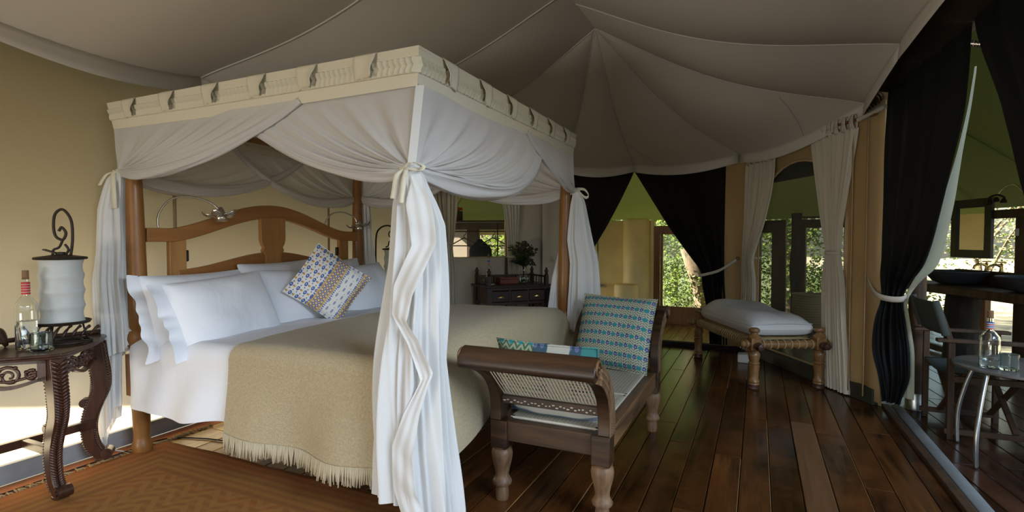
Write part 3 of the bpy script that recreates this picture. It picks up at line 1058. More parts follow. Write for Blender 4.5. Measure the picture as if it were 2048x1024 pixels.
# doors at the far end of the veranda
d1 = MB().bar((-0.25, 9.70, -0.02), (1.75, 8.88, -0.02), 0.12, 0.04)
door_1 = struct('door_1', d1, M['frame_dark'])
DP, DQ = (-0.25, 9.70), (1.75, 8.88)
frame_pieces(door_1, DP, DQ, [('stile', 0.20, 0.33, 0.0, 1.60), ('stile', 0.505, 0.715, 0.0, 1.60), ('rail', 0.33, 0.505, 1.40, 1.60), ('rail', 0.33, 0.505, 0.0, 0.145), ('pane', 0.33, 0.505, 0.145, 1.40, 'pane', 0.006)], M['frame_dark'])
d2 = MB().bar((0.56, 9.40, 1.63), (1.75, 8.93, 1.63), 0.10, 0.03)
door_2 = struct('door_2', d2, M['frame_dark'])
frame_pieces(door_2, DP, DQ, [('stile', 0.925, 1.005, 0.0, 1.60), ('stile', 1.82, 1.95, 0.0, 1.60), ('rail', 1.005, 1.82, 1.47, 1.60), ('rail', 1.005, 1.82, 0.0, 0.13), ('pane', 1.005, 1.82, 0.13, 1.47, 'pane', 0.006)], M['frame_dark'])
pt = MB().tube(spline([(0.545, 9.38, -0.03), (0.55, 9.36, 0.4), (0.535, 9.38, 0.8), (0.56, 9.36, 1.2), (0.545, 9.37, 1.70)]), 0.075, 12, shape=lambda a, t: 1 + 0.12 * sin(3 * a + 7 * t) + 0.06 * sin(7 * a))
tag(obj('tree_trunk_post', pt, M['trunk_dark']), 'dark knotty tree trunk post between the two veranda doors', 'post')
struct('wall_veranda_post', MB().bar((1.72, 8.9, 0.80), (1.72, 8.9, 1.66), 0.1, 0.1).box((1.72, 8.9, 0.8), (0.1, 0.1, 1.66)), M['frame_dark'])
# window wall behind the wash stand: beam, posts and sill
w4 = MB().bar((1.80, 8.0, 1.548), (2.62, 5.75, 1.548), 0.09, 0.085)
window_4 = struct('window_4', w4, M['frame_dark'], bevel=0.004)
frame_pieces(window_4, (1.80, 8.0), (2.62, 5.75), [('post', 0.0, 0.10, 0.0, 1.51), ('post', 1.395, 1.56, 0.0, 1.51), ('post', 2.25, 2.36, 0.0, 1.51), ('post', 0.93, 1.06, 0.0, 0.80, 'frame'), ('sill', 0.0, 2.36, 0.0, 0.07), ('pane', 0.10, 1.395, 0.07, 1.51, 'pane', 0.005), ('pane', 1.56, 2.25, 0.07, 1.51, 'pane', 0.005), ('bracket', 1.41, 1.44, 1.33, 1.40, 'strap', 0.09)], M['frame_dark'])

# ================================================================== THE BED
BX0, BX1, BY0, BY1 = -3.40, -1.37, 1.965, 3.92          # post centres
bed = thing('four_poster_bed', 'honey-brown wooden four-poster bed frame with arched open headboard against canvas wall', 'bed', (-2.4, 2.94, 0))

POST = [(0.050, 0.0), (0.054, 0.012), (0.054, 0.055), (0.047, 0.072), (0.043, 0.10), (0.048, 0.20), (0.050, 0.30), (0.046, 0.345), (0.052, 0.36)]
POST_UP = [(0.052, 0.60), (0.046, 0.63), (0.060, 0.665), (0.066, 0.70), (0.062, 0.73), (0.046, 0.752), (0.052, 0.77), (0.053, 0.86), (0.052, 1.1), (0.046, 1.5), (0.037, 1.80), (0.030, 1.93), (0.028, 2.04)]
for (x, y, lx, ly) in ((BX0, BY0, -0.006, -0.012), (BX0, BY1, -0.012, 0.0), (BX1 - 0.035, BY0 + 0.035, 0.0, 0.0), (BX1, BY1, 0.012, 0.012)):
    mb = MB()
    mb.lathe(POST, 20)
    mb.box((0, 0, 0.48), (0.104, 0.104, 0.25))
    mb.lathe(POST_UP, 20)
    mb.v = [(a + x + lx * c / 1.9, b + y + ly * c / 1.9, c) for a, b, c in mb.v]
    obj('post', mb, M['bed'], bed, True, smooth=35)
for nm, a, b, w, h in (('side_rail', (BX0, BY0, 0.43), (BX1, BY0, 0.43), 0.04, 0.17), ('side_rail', (BX0, BY1, 0.43), (BX1, BY1, 0.43), 0.04, 0.17),
                       ('foot_rail', (BX1, BY0, 0.43), (BX1, BY1, 0.43), 0.04, 0.17), ('head_rail', (BX0, BY0, 0.43), (BX0, BY1, 0.43), 0.04, 0.17),
                       ('tester_rail', (BX0, BY0, 2.03), (BX1, BY0, 2.03), 0.032, 0.036), ('tester_rail', (BX0, BY1, 2.03), (BX1, BY1, 2.03), 0.032, 0.036),
                       ('tester_rail', (BX0, BY0, 2.03), (BX0, BY1, 2.03), 0.032, 0.036), ('tester_rail', (BX1, BY0, 2.03), (BX1, BY1, 2.03), 0.032, 0.036)):
    obj(nm, MB().bar(a, b, w, h), M['bed'], bed, True, bevel=0.004)
# arched head rail: straight ends, then an ogee up to the crown
HY0, HY1 = BY0 + 0.04, BY1 - 0.03


def arch_z(y, end, crown):
    t = (y - 2.94) / 0.94
    a = abs(t)
    if a > 0.98:
        return end
    return end + (crown - end) * (0.5 + 0.5 * cos(pi * min(a / 0.84, 1))) ** 0.80


ys = [lerp(HY0, HY1, i / 48) for i in range(49)]
up = [(y, arch_z(y, 1.368, 1.555)) for y in ys]
lo = [(y, arch_z(y, 1.282, 1.455)) for y in ys]
obj('arched_rail', MB().prism(up + lo[::-1], (-3.43, 0, 0), (0, 1, 0), (0, 0, 1), (0.055, 0, 0)), M['bed_h'], bed, True, smooth=30, bevel=0.005)
lo_up = [(y, 1.10 + 0.10 * (0.5 + 0.5 * cos(pi * (y - 2.94) / 0.75))) for y in [2.2 + 1.48 * i / 30 for i in range(31)]]
obj('lower_rail', MB().prism(lo_up + [(3.68, 0.98), (2.2, 0.98)], (-3.42, 0, 0), (0, 1, 0), (0, 0, 1), (0.04, 0, 0)), M['bed_h'], bed, True, smooth=30, bevel=0.004)
for y0, y1 in ((2.145, 2.255), (3.655, 3.765)):
    obj('stile', MB().box((-3.40, (y0 + y1) / 2, 0.90), (0.035, y1 - y0, 0.80)), M['bed_y'], bed, True, bevel=0.004)
sp = [(0.075, 0.52), (0.075, 0.775), (0.068, 0.80), (0.080, 0.83), (0.098, 0.85), (0.085, 0.875), (0.102, 0.90), (0.112, 0.935), (0.112, 1.10)]
sp = [(a, b + 0.36 + 0.0) for a, b in sp]
obj('splat', MB().prism([(2.935 + a, b) for a, b in sp] + [(2.935 - a, b) for a, b in sp[::-1]], (-3.405, 0, 0), (0, 1, 0), (0, 0, 1), (0.035, 0, 0)), M['bed_y'], bed, True, smooth=30, bevel=0.003)
for y in (2.268, 3.642):
    obj('lamp_switch', MB().box((-3.405, y, 1.19), (0.022, 0.024, 0.075)), M['plastic'], bed, True, bevel=0.006, label='small black inline lamp switch on headboard stile')

# mattress under its sheets
mat_ = MB()
mat_.box((-2.385, 2.94, 0.555), (1.96, 1.84, 0.25))
mattress = tag(obj('mattress', mat_, M['sheet'], bevel=0.05), 'thick mattress of the four-poster bed hidden under white sheet and blanket', 'mattress')


def drape(x0, x1, off, zt, hem_near, hem_foot, nfold, seed, over_foot, xfade=None, head=0.0):
    """a cover lying on the mattress and hanging over the near side, the far side and (maybe) the foot"""
    def f(u, v):
        # v runs across the bed from the near hem over the top to the far hem; u along the bed
        x = lerp(x0, x1, u)
        hn = hem_near(x)
        r = 0.085
        yn, yf = 1.942 - off - 0.035 * sm(-3.22, -3.36, x), 3.945 + off
        L0, L1, A, Wt = zt - r - hn, zt - r - 0.32, pi / 2 * r, yf - yn - 2 * r
        d = v * (L0 + A + Wt + A + L1)
        if d < L0:
            k = L0 - d
            hang = sm(0, L0, k)
            y = yn - 0.055 * hang * (0.55 + 0.45 * sin(nfold * x * 2.1 + seed + 0.8 * sin(3.1 * x))) + 0.02 * hang * sin(nfold * 5 * x + seed * 2 + 3 * k)
            z = zt - r - k
        elif d < L0 + A:
            a = (d - L0) / r
            y, z = yn + r * (1 - cos(a)), zt - r * (1 - sin(a))
        elif d < L0 + A + Wt:
            k = (d - L0 - A) / Wt
            y = lerp(yn + r, yf - r, k)
            e = min(k, 1 - k) * Wt
            z = zt + sm(0, 0.2, e) * (0.007 * noise.noise(Vector((x * 4, y * 4, seed))) + 0.022 * sin(pi * k))
        elif d < L0 + 2 * A + Wt:
            a = (d - L0 - A - Wt) / r
            y, z = yf - r * (1 - sin(a)), zt - r * (1 - cos(a))
        else:
            k = d - L0 - 2 * A - Wt
            z = zt - r - k
            y = yf + 0.05 * sm(0, L1, k) * (0.5 + 0.5 * sin(nfold * x * 2.3 + seed))
        return x, y, z
    return f


def sheet_f(u, v):
    f = drape(-3.385, -2.36, 0.012, 0.712, lambda x: 0.30 + 0.02 * sin(2.3 * x) + 0.015 * sin(9 * x), None, 3.0, 1.0, False)
    x, y, z = f(u, v)
    # little creases on the top, running from the pillows
    if z > 0.66:
        z += 0.005 * sin(38 * (x + 0.4 * y)) * sm(0.705, 0.725, z) * (0.5 + 0.5 * noise.noise(Vector((x * 3, y * 3, 9))))
    # the near head corner hangs out past the post foot
    return (x, y, z)


sheet = tag(obj('bed_sheet', MB().grid(sheet_f, 110, 170), M['sheet'], smooth=180), 'smooth white top sheet draped over the near side of the bed below the pillows', 'sheet')


def blanket_f(u, v):
    x0, x1 = -2.545, -1.30
    hem = lambda x: 0.258 + 0.012 * sin(4 * x)
    zt = 0.735
    L2 = 0.40                                         # hangs over the foot
    ltop = x1 - x0
    d = u * (ltop + L2)
    xx = x0 + min(d, ltop)
    f = drape(xx, xx, 0.030, zt, hem, None, 2.3, 2.6, True)
    x, y, z = f(0, v)
    z += 0.015 * sm(0, 0.3, d) * (1 if z > 0.6 else 0)
    # puffed towards the foot, where something is folded below the blanket
    if z > 0.60:
        z += 0.055 * sm(-2.1, -1.45, x) * sm(2.0, 2.5, y) * sm(4.0, 3.2, y) ** 0.5
    if d > ltop - 0.14:
        k = d - (ltop - 0.14)
        c = min(k / 0.22, 1) * pi / 2
        k2 = max(0, k - 0.22)
        x = x1 - 0.14 + 0.14 * sin(c) + 0.03 * sm(0, 0.3, k2) * (1 + 0.8 * sin(6 * y + 1))
        drop = 0.14 * (1 - cos(c)) + k2
        side = sm(2.02, 1.93, y)
        z = max(z - drop, 0.30) if z > 0.45 else z
        if y < 2.02 and z < 0.66:                     # the corner falls as one round fold
            y += 0.10 * min(k / 0.3, 1) * sm(0.70, 0.4, z) * 0.6
    return (x, y, z)


blanket = tag(obj('wool_blanket', MB().grid(blanket_f, 90, 170), M['blanket'], smooth=180), 'beige woven wool blanket with tasselled hem spread over the foot half of the bed', 'blanket')
fr = MB()
for i in range(210):
    x = lerp(-2.54, -1.42, (i + random.uniform(0.1, 0.9)) / 210)
    u = (x + 2.545) / (1.245 + 0.40)
    p = Vector(blanket_f(u, 0.0)) + Vector((0, -0.004, 0.012))
    dx, dy = random.uniform(-0.010, 0.010), random.uniform(-0.010, 0.006)
    ln = random.uniform(0.070, 0.098)
    fr.tube([p, p + Vector((dx * 0.3, dy * 0.5, -ln * 0.5)), p + Vector((dx, dy, -ln))], [0.0036, 0.0042, 0.0034], 5)
b_loc = blanket.location
fringe = obj('fringe', fr, M['fringe'], blanket, True, smooth=180, kind='stuff')


# ---- pillows
def pillow_mb(w, h, t, nx=26, ny=20, flange=0.0, seed=0.0, pinch=0.05, sag=0.0):
    mb = MB()

    def side(sgn):
        def f(u, v):
            a, b = 2 * u - 1, 2 * v - 1
            px = 1 - pinch * (1 - a * a) * 0.0
            X = a * w / 2 * (1 - pinch * (1 - abs(b) ** 2) * abs(a) ** 3 * 1.0)
            Y = b * h / 2 * (1 - pinch * (1 - abs(a) ** 2) * abs(b) ** 3 * 1.0)
            e = max(0, (1 - abs(a) ** 2.6)) * max(0, (1 - abs(b) ** 2.6))
            Z = sgn * t / 2 * e ** 0.60
            Z += e * 0.018 * noise.noise(Vector((a * 1.8, b * 1.8, seed + sgn)))
            # creases running in from the corners and edges
            ee = (1 - e) * sm(0.0, 0.35, e)
            an = atan2(b * h, a * w)
            Z += 0.010 * ee * noise.noise(Vector((an * 5.0, seed, 2.0 * e)))
            return (X, Y, Z)
        return f
    mb.grid(side(1), nx, ny)
    mb.grid(side(-1), nx, ny)
    if flange:
        for sx in (-1,):
            def g(u, v):
                b = 2 * v - 1
                return (sx * w / 2 * (1 - pinch * (1 - b * b)) * 0.99 - u * flange * (1 + 0.15 * noise.noise(Vector((b * 2, 1, seed)))), b * h / 2 * (1.0 + 0.03 * u), 0.045 * u * noise.noise(Vector((b * 2.2, 3, seed))) + 0.010 * u * sin(15 * b + 2 * sin(4 * b)))
            mb.grid(g, 5, ny * 2)
    return mb


def place(o, c, ax, ay):
    """stand an object with local x along ax, local y near ay, at c"""
    ax = Vector(ax).normalized()
    ay = Vector(ay)
    ay = (ay - ax * ax.dot(ay)).normalized()
    az = ax.cross(ay)
    m = Matrix((ax, ay, az)).transposed().to_4x4()
    m.translation = Vector(c)
    o.matrix_basis = m


def pillow(name, mb, mat, c, ax, ay, label, cat, group=None, sub=1):
    o = obj(name, MB(), None)
    bpy.data.objects.remove(o)
    me_o = obj(name, mb, mat, None, kind='structure', smooth=180, sub=sub)
    del me_o['kind']
    place(me_o, c, ax, ay)
    return tag(me_o, label, cat, group)


def piped(w, h, r=0.005, pinch=0.05):
    pts = []
    for i in range(24):
        t = i / 24 * 4
        k, q = int(t), (t % 1) * 2 - 1
        e = 1 - pinch * (1 - q * q)
        pts.append([(q, -e), (e, q), (-q, e), (-e, -q)][k])
    return MB().tube([(a * w / 2, b * h / 2, 0) for a, b in pts], r, 6, closed=True)


PG = 'white pillows at the head of the bed'
pillow('bed_pillow', pillow_mb(0.68, 0.52, 0.20, flange=0.07, seed=1), M['pillow'], (-3.235, 2.26, 0.84), (0.02, 1, 0.01), (-0.36, 0, 1), 'white pillow on the headboard directly behind the front left pillow', 'pillow', PG)
pillow('bed_pillow', pillow_mb(0.70, 0.50, 0.19, seed=2), M['pillow'], (-3.25, 2.93, 0.895), (-0.02, 1, 0.02), (-0.36, 0, 1), 'white pillow against the headboard centre, behind the cushion, only its top showing', 'pillow', PG)
pillow('bed_pillow', pillow_mb(0.66, 0.50, 0.18, seed=5), M['pillow'], (-3.26, 3.52, 0.885), (-0.02, 1, 0.02), (-0.34, 0, 1), 'white pillow by the far head post, one corner showing above the rest', 'pillow', PG)
pillow('bed_pillow', pillow_mb(0.66, 0.47, 0.22, flange=0.085, seed=3), M['pillow'], (-3.01, 2.265, 0.855), (0.015, 1, 0.075), (-0.50, 0, 1), 'large white front left pillow with a flanged edge, nearest the camera', 'pillow', PG)
pillow('bed_pillow', pillow_mb(0.70, 0.46, 0.21, seed=4), M['pillow'], (-3.03, 2.915, 0.875), (0.04, 1, -0.02), (-0.52, 0, 1), 'white front pillow between the front left pillow and the patterned cushion', 'pillow', PG)
pillow('bed_pillow', pillow_mb(0.68, 0.46, 0.20, seed=8), M['pillow'], (-3.04, 3.60, 0.875), (-0.06, 1, 0.03), (-0.50, 0, 1), 'white front pillow right of the patterned cushion, by the far drapes', 'pillow', PG)
cush = pillow('cushion', pillow_mb(0.445, 0.41, 0.15, 20, 20, seed=6, pinch=0.06), M['paisley'], (-2.77, 2.875, 0.975), (0.224, 0.269, -0.253), (0.13, 0.17, 0.35), 'block-printed blue and yellow cushion standing on its corner against white pillows', 'cushion')
obj('piping', piped(0.445, 0.41, 0.005, 0.06), M['paisley'], cush, smooth=180)

# ================================================================== THE CANOPY
can = thing('bed_canopy', 'cream canopy with pleated border and tied-back sheer muslin drapes over the four-poster bed', 'canopy', (-2.4, 2.94, 1.95))
ZB, ZT = 1.950, 2.110
CB = [Vector((-3.47, 1.885, ZB)), Vector((-1.318, 1.895, ZB)), Vector((-1.300, 3.935, ZB)), Vector((-3.47, 3.975, ZB))]     # A D C B
CT = [Vector((-3.535, 1.885, ZT)), Vector((-1.295, 1.875, ZT)), Vector((-1.29, 3.985, ZT)), Vector((-3.535, 4.03, ZT))]


def border(i, npl):
    a0, b0, a1, b1 = CB[i], CB[(i + 1) % 4], CT[i], CT[(i + 1) % 4]
    d = (b0 - a0).normalized()
    n = Vector((d.y, -d.x, 0))
    rows = [(0.0, 0, 0), (0.32, 0, 0), (0.335, 1, 0.0), (0.43, 1, 0.06), (0.53, 1, 0.42), (0.63, 1, 0.06), (0.725, 1, 0), (0.74, 0, 0), (1.0, 0, 0)]
    ns = npl * 3
    mb = MB()

    def f(u, v):
        j = int(round(v * (len(rows) - 1)))
        t, env, sh = rows[j]
        k = int(round(u * ns))
        ph, base = k % 3, k // 3
        pos = (base + (0, 0.12, 0.16)[ph]) / npl
        dep = (0.15, 0.95, 1.0)[ph]
        if ph == 0:
            dep = 0.0
        if k in (0, ns):
            dep = 0
        elif 0 < pos < 1:
            pos = min(0.999, pos + sh / npl * env)
        pos = min(max(pos, 0), 1)
        p = a0.lerp(b0, pos).lerp(a1.lerp(b1, pos), t)
        p = p + n * (env * dep * 0.012 + 0.006 * sin(pi * t) * min(1, 30 * pos, 30 * (1 - pos)))
        p.z -= 0.008 * sin(pi * pos) * (1 - t)
        return tuple(p)
    mb.grid(f, ns, len(rows) - 1)
    o = obj('border', mb, M['cream'], can, True, smooth=20)
    # tabs folded over the top edge
    return a1, b1, a0, b0, n


for i, npl, tabs in ((0, 74, (0.10, 0.255, 0.415, 0.57, 0.72, 0.875)), (1, 70, (0.115, 0.28, 0.435, 0.585, 0.735, 0.885)), (2, 46, (0.12, 0.28, 0.44, 0.6, 0.76, 0.9)), (3, 40, (0.14, 0.32, 0.5, 0.68, 0.86))):
    a1, b1, a0, b0, n = border(i, npl)
    L = (b1 - a1).length
    for t in tabs:
        w, h = 0.125, 0.100
        side = 1 if i == 0 else -1
        tw = random.uniform(0.8, 1.2)

        def tb(u, v):
            s = t + (u - 0.5) * w / L * (1 - 0.12 * v)
            q = max(0.0, min(1.0, 1.03 - v * 0.66))
            p = a0.lerp(b0, s).lerp(a1.lerp(b1, s), q)
            uu = u if side > 0 else 1 - u
            out = 0.011 + 0.034 * tw * (uu ** 3) * sm(0.1, 0.8, v) + 0.005 * sin(pi * v) + 0.004 * sin(9 * u) * v
            p = p + n * out
            p.z += 0.006 * sin(5 * u) * v - 0.012 * v * (1 - uu)
            if v < 0.05:
                p = p - n * 0.012
                p.z += 0.004
            return tuple(p)
        obj('tab', MB().grid(tb, 8, 8), M['cream'], can, True, smooth=180, solid=0.004)
tp_ = MB()
tp_.grid(lambda u, v: tuple(CT[0].lerp(CT[1], u).lerp(CT[3].lerp(CT[2], u), v) - Vector((0, 0, 0.012 + 0.04 * sin(pi * u) * sin(pi * v)))), 14, 14)
obj('top_cloth', tp_, M['muslin'], can, True, smooth=180)

# ties: where the drapes are gathered at each corner
TIE = {'A': Vector((-3.475, 1.915, 1.70)), 'D': Vector((-1.345, 1.905, 1.60)), 'C': Vector((-1.30, 3.94, 1.675)), 'B': Vector((-3.40, 3.95, 1.675))}


def swag(corner, tie, end, n, ctrl, rr=(0.030, 0.012), seed=0.0, name='drape', amp=0.012, out=0.0):
    """sheer panel hung from the border and gathered at the tie: folds fan out from the tie, the free edge rolls up as a sash"""
    corner, tie, end, n, ctrl = Vector(corner), Vector(tie), Vector(end), Vector(n).normalized(), Vector(ctrl)

    def ray(s, r):
        top = corner.lerp(end, s)
        mid = tie.lerp(top, 0.5)
        c = mid.lerp(ctrl, s ** 2.2)
        return tie * (1 - r) ** 2 + c * (2 * r * (1 - r)) + top * r * r

    def f(u, v):
        r = v
        s0 = 0.72
        rad = lerp(rr[0], rr[1], r) * (0.6 + 0.4 * sm(0, 0.15, r))
        lift = n * (out * sin(pi * min(1, r * 1.1)))
        if u < s0:
            s = (u / s0) ** 0.85
            p = ray(s, r)
            env = sm(0.0, 0.22, r) * (1 - 0.65 * sm(0.35, 0.85, r)) * (1 - sm(0.82, 1.0, r)) * sm(0.0, 0.06, u)
            p += n * (amp * env * (sin(2 * pi * 6 * s ** 1.6 + seed) + 0.5 * sin(2 * pi * 13 * s ** 1.5 + 2 * seed + 1.5 * r)))
            p += n * (rad * s ** 3 * (1 - sm(0.8, 1.0, r) * (1 - s)) + 0.004 * noise.noise(Vector((s * 5, r * 3, seed))) + 0.012 * (1 - s) * (1 - r)) + lift * s
            return tuple(p)
        a = (u - s0) / (1 - s0) * 2 * pi * 0.93
        cen = ray(1.0, r) + lift
        q = rad * (1 + 0.15 * sin(5 * a + 7 * r + seed) + 0.09 * sin(9 * a - 11 * r))
        d = (ray(1.0, min(1, r + 0.02)) - ray(1.0, max(0, r - 0.02))).normalized()
        dn = n.cross(d).normalized()
        if dn.z > 0:
            dn = -dn
        return tuple(cen + n * (q * cos(a)) * 0.8 + dn * (q * sin(a) * 1.15))
    return obj(name, MB().grid(f, 84, 44), M['net'], can, True, smooth=180)


obj('corner_seam', MB().grid(lambda u, v: tuple(CB[1].lerp(Vector((-1.350, 1.895, 1.60)), v) + Vector((0.91, 0.42, 0)) * (0.036 * (u - 0.5) + 0.012 * (1 - v)) + Vector((0.42, -0.91, 0)) * 0.006), 1, 8), M['muslin'], can, True, smooth=0, solid=0.002)
nS, nF, nH, nR = (0, -1, 0), (1, 0, 0), (-1, 0, 0), (0, 1, 0)


def on(i, t, z=ZB + 0.012):
    p = CB[i].lerp(CB[(i + 1) % 4], t)
    p.z = z
    return p


A_, D_, C_, B_ = on(0, 0.0), on(1, 0.0), on(2, 0.0), on(3, 0.0)
# near long side: the D panel lies behind, the A panel crosses over it
swag(D_ + Vector((-0.005, 0.012, 0)), TIE['D'], on(0, 0.46) + Vector((0, 0.02, -0.02)), nS, (-1.86, 1.935, 1.545), (0.040, 0.012), 0.5, amp=0.013)
swag(A_, TIE['A'], on(0, 0.69), nS, (-2.72, 1.91, 1.625), (0.040, 0.016), 1.7, amp=0.010, out=0.03)
# foot
swag(D_ + Vector((0.006, 0, 0)), TIE['D'], on(1, 0.70) + Vector((-0.01, 0, -0.02)), nF, (-1.26, 3.05, 1.43), (0.052, 0.022), 2.2, amp=0.017)
swag(C_, TIE['C'], on(1, 0.56), nF, (-1.29, 3.36, 1.72), (0.036, 0.016), 3.3, amp=0.008, out=0.03)
# far side
swag(C_ + Vector((0, 0.01, 0)), TIE['C'], on(2, 0.62), nR, (-2.05, 3.95, 1.47), (0.040, 0.015), 4.1)
swag(B_ + Vector((0, 0.01, 0)), TIE['B'], on(2, 0.42), nR, (-2.70, 3.95, 1.50), (0.040, 0.015), 5.2)
# head
swag(B_ + Vector((-0.006, 0, 0)), TIE['B'] + Vector((-0.03, -0.02, 0)), on(3, 0.62), nH, (-3.45, 3.25, 1.47), (0.040, 0.014), 6.0)
swag(A_ + Vector((-0.006, 0, 0)), TIE['A'] + Vector((0.0, 0.03, -0.02)), on(3, 0.30), nH, (-3.45, 2.75, 1.50), (0.045, 0.014), 7.0)


def bundle(rows, n_pl, seed, hem, amp=0.22, name='tied_drape', nz=60, nt=150):
    """rows: (z, x, y, half width along, half depth) with the long axis given by hem['ax']; hangs below a tie"""
    ax = Vector(hem['ax']).normalized()
    ay = Vector((-ax.y, ax.x, 0))
    z1 = rows[0][0]

    def f(u, v):
        th = 2 * pi * u
        zb = hem['z'] + hem.get('slant', 0) * cos(th) + hem.get('wave', 0.02) * sin(3 * th + seed)
        z = lerp(z1, zb, v)
        x, y, w, d = interp(rows, z)
        am = amp * sm(0, 0.12, v)
        q = 1 + 0.75 * am * sin(n_pl * th + seed + 1.1 * sin(2.2 * z + seed)) + 0.50 * am * sin((2 * n_pl - 1) * th + 2.1 * sin(1.7 * z + 2 * seed)) + 0.32 * am * sin((3 * n_pl + 2) * th + 2.6 * z)
        p = Vector((x, y, z)) + ax * (w * cos(th) * q) + ay * (d * sin(th) * q)
        p += ax * 0.012 * sin(5 * z + seed) * v
        return tuple(p)
    return obj(name, MB().grid(f, nt, nz, True), M['muslin'], can, True, smooth=180)


# A corner (left): a shorter front fall over a longer one that trails to the floor
bundle([(1.71, -3.475, 1.915, 0.026, 0.022), (1.66, -3.48, 1.90, 0.05, 0.035), (1.475, -3.525, 1.895, 0.070, 0.042), (1.05, -3.505, 1.875, 0.090, 0.048), (0.8, -3.485, 1.885, 0.098, 0.05), (0.62, -3.475, 1.88, 0.105, 0.05)], 7, 0.7, dict(ax=(0.92, 0.39, 0), z=0.60, slant=0.075, wave=0.012))
bundle([(1.68, -3.49, 1.915, 0.026, 0.02), (1.3, -3.54, 1.905, 0.058, 0.034), (0.8, -3.55, 1.885, 0.068, 0.038), (0.33, -3.532, 1.865, 0.070, 0.034), (0.06, -3.525, 1.852, 0.062, 0.028)], 6, 2.4, dict(ax=(0.92, 0.39, 0), z=0.16, slant=0.13, wave=0.015))
# D corner (front): the great fall in the foreground
dA = (0.91, 0.42, 0)
bundle([(1.60, -1.365, 1.915, 0.042, 0.040), (1.56, -1.365, 1.915, 0.060, 0.052), (1.36, -1.345, 1.925, 0.094, 0.066), (1.0, -1.355, 1.925, 0.118, 0.070), (0.8, -1.365, 1.925, 0.128, 0.072), (0.4, -1.362, 1.915, 0.150, 0.076), (0.02, -1.350, 1.905, 0.172, 0.082)], 8, 1.1, dict(ax=dA, z=0.10, slant=-0.085, wave=0.02), amp=0.22, nt=230, nz=90)
# the frilled free edge winding down the front of the D fall
axd = Vector(dA).normalized()
nyd = Vector((axd.y, -axd.x, 0))


def frill(u, v):
    z = lerp(1.58, 0.05, v)
    base = interp([(1.60, -1.365, 1.915), (1.36, -1.345, 1.925), (0.8, -1.365, 1.925), (0.02, -1.35, 1.905)], z)
    s = interp([(1.6, 0.005), (1.46, 0.03), (1.27, 0.055), (1.10, -0.030), (0.98, -0.045), (0.86, 0.02), (0.70, 0.075), (0.56, 0.01), (0.42, -0.03), (0.25, -0.02), (0.05, 0.04)], z)[0]
    w = 0.105 * sm(0, 0.10, v) * (0.75 + 0.25 * sin(9 * v))
    lat = s + w * (u - 0.55)
    bulge = sqrt(max(0.0, 1 - min(1.0, (lat / 0.125)) ** 2))
    p = Vector((base[0], base[1], z)) + axd * lat
    p += nyd * (0.074 * bulge + 0.022 + 0.032 * sm(0, 0.15, v) * u ** 2 + 0.010 * u * sin(21 * v + 3 * u) * sm(0, 0.1, v) + 0.006 * sin(pi * u) * sin(55 * v) + 0.003 * sin(2 * pi * 2.2 * u + 5 * v) * sm(0, 0.1, v))
    p.z += 0.035 * u * sin(14 * v)
    return tuple(p)


obj('frill', MB().grid(frill, 12, 110), M['muslin'], can, True, smooth=180)
# C corner (right foot)
bundle([(1.68, -1.285, 3.95, 0.024, 0.022), (1.60, -1.262, 3.95, 0.045, 0.034), (1.29, -1.245, 3.93, 0.080, 0.045), (1.12, -1.225, 3.945, 0.090, 0.05), (0.83, -1.225, 3.93, 0.105, 0.05), (0.5, -1.24, 3.92, 0.09, 0.05)], 7, 3.0, dict(ax=(0.91, 0.42, 0), z=0.56, slant=-0.04, wave=0.02))
bundle([(1.66, -1.36, 3.99, 0.02, 0.022), (1.3, -1.38, 3.99, 0.035, 0.03), (1.0, -1.42, 3.96, 0.05, 0.034), (0.74, -1.425, 3.94, 0.062, 0.034)], 5, 1.0, dict(ax=(0.91, 0.42, 0), z=0.72, slant=0.05, wave=0.01))
# B corner (right head)
bundle([(1.68, -3.385, 3.985, 0.024, 0.022), (1.6, -3.385, 3.99, 0.05, 0.03), (1.10, -3.385, 4.0, 0.075, 0.04), (0.6, -3.385, 4.0, 0.085, 0.04)], 6, 4.0, dict(ax=(0.75, 0.66, 0), z=0.5, slant=0.02, wave=0.02))


# ribbon ties with bow tails
def ribbon(name, pts, w, wide):
    wd = Vector(wide).normalized()
    P = spline(pts, 6)
    k = len(P) - 1

    def f(u, v):
        p = P[int(round(v * k))]
        return tuple(p + wd * (w * (u - 0.5)) + Vector((0, 0, 0.0)))
    return MB().grid(f, 2, k)


def tie(c, r, tails, ax):
    c = Vector(c)
    mb = MB()
    mb.tube([c + Vector((r * cos(a), r * 0.85 * sin(a), 0.005 * sin(2 * a))) for a in [2 * pi * i / 20 for i in range(20)]], 0.008, 8, closed=True)
    obj('gathered_knot', MB().sphere(c - Vector((0, 0, 0.005)), r * 0.95, 14, 10, (1, 0.85, 0.9)), M['muslin'], can, True, smooth=180)
    t = obj('ribbon_tie', mb, M['cream'], can, True, smooth=180)
    for pts, w in tails:
        obj('bow_tail', ribbon('bow_tail', [c + Vector(p) for p in pts], w, ax), M['cream'], t, True, smooth=180, solid=0.002)


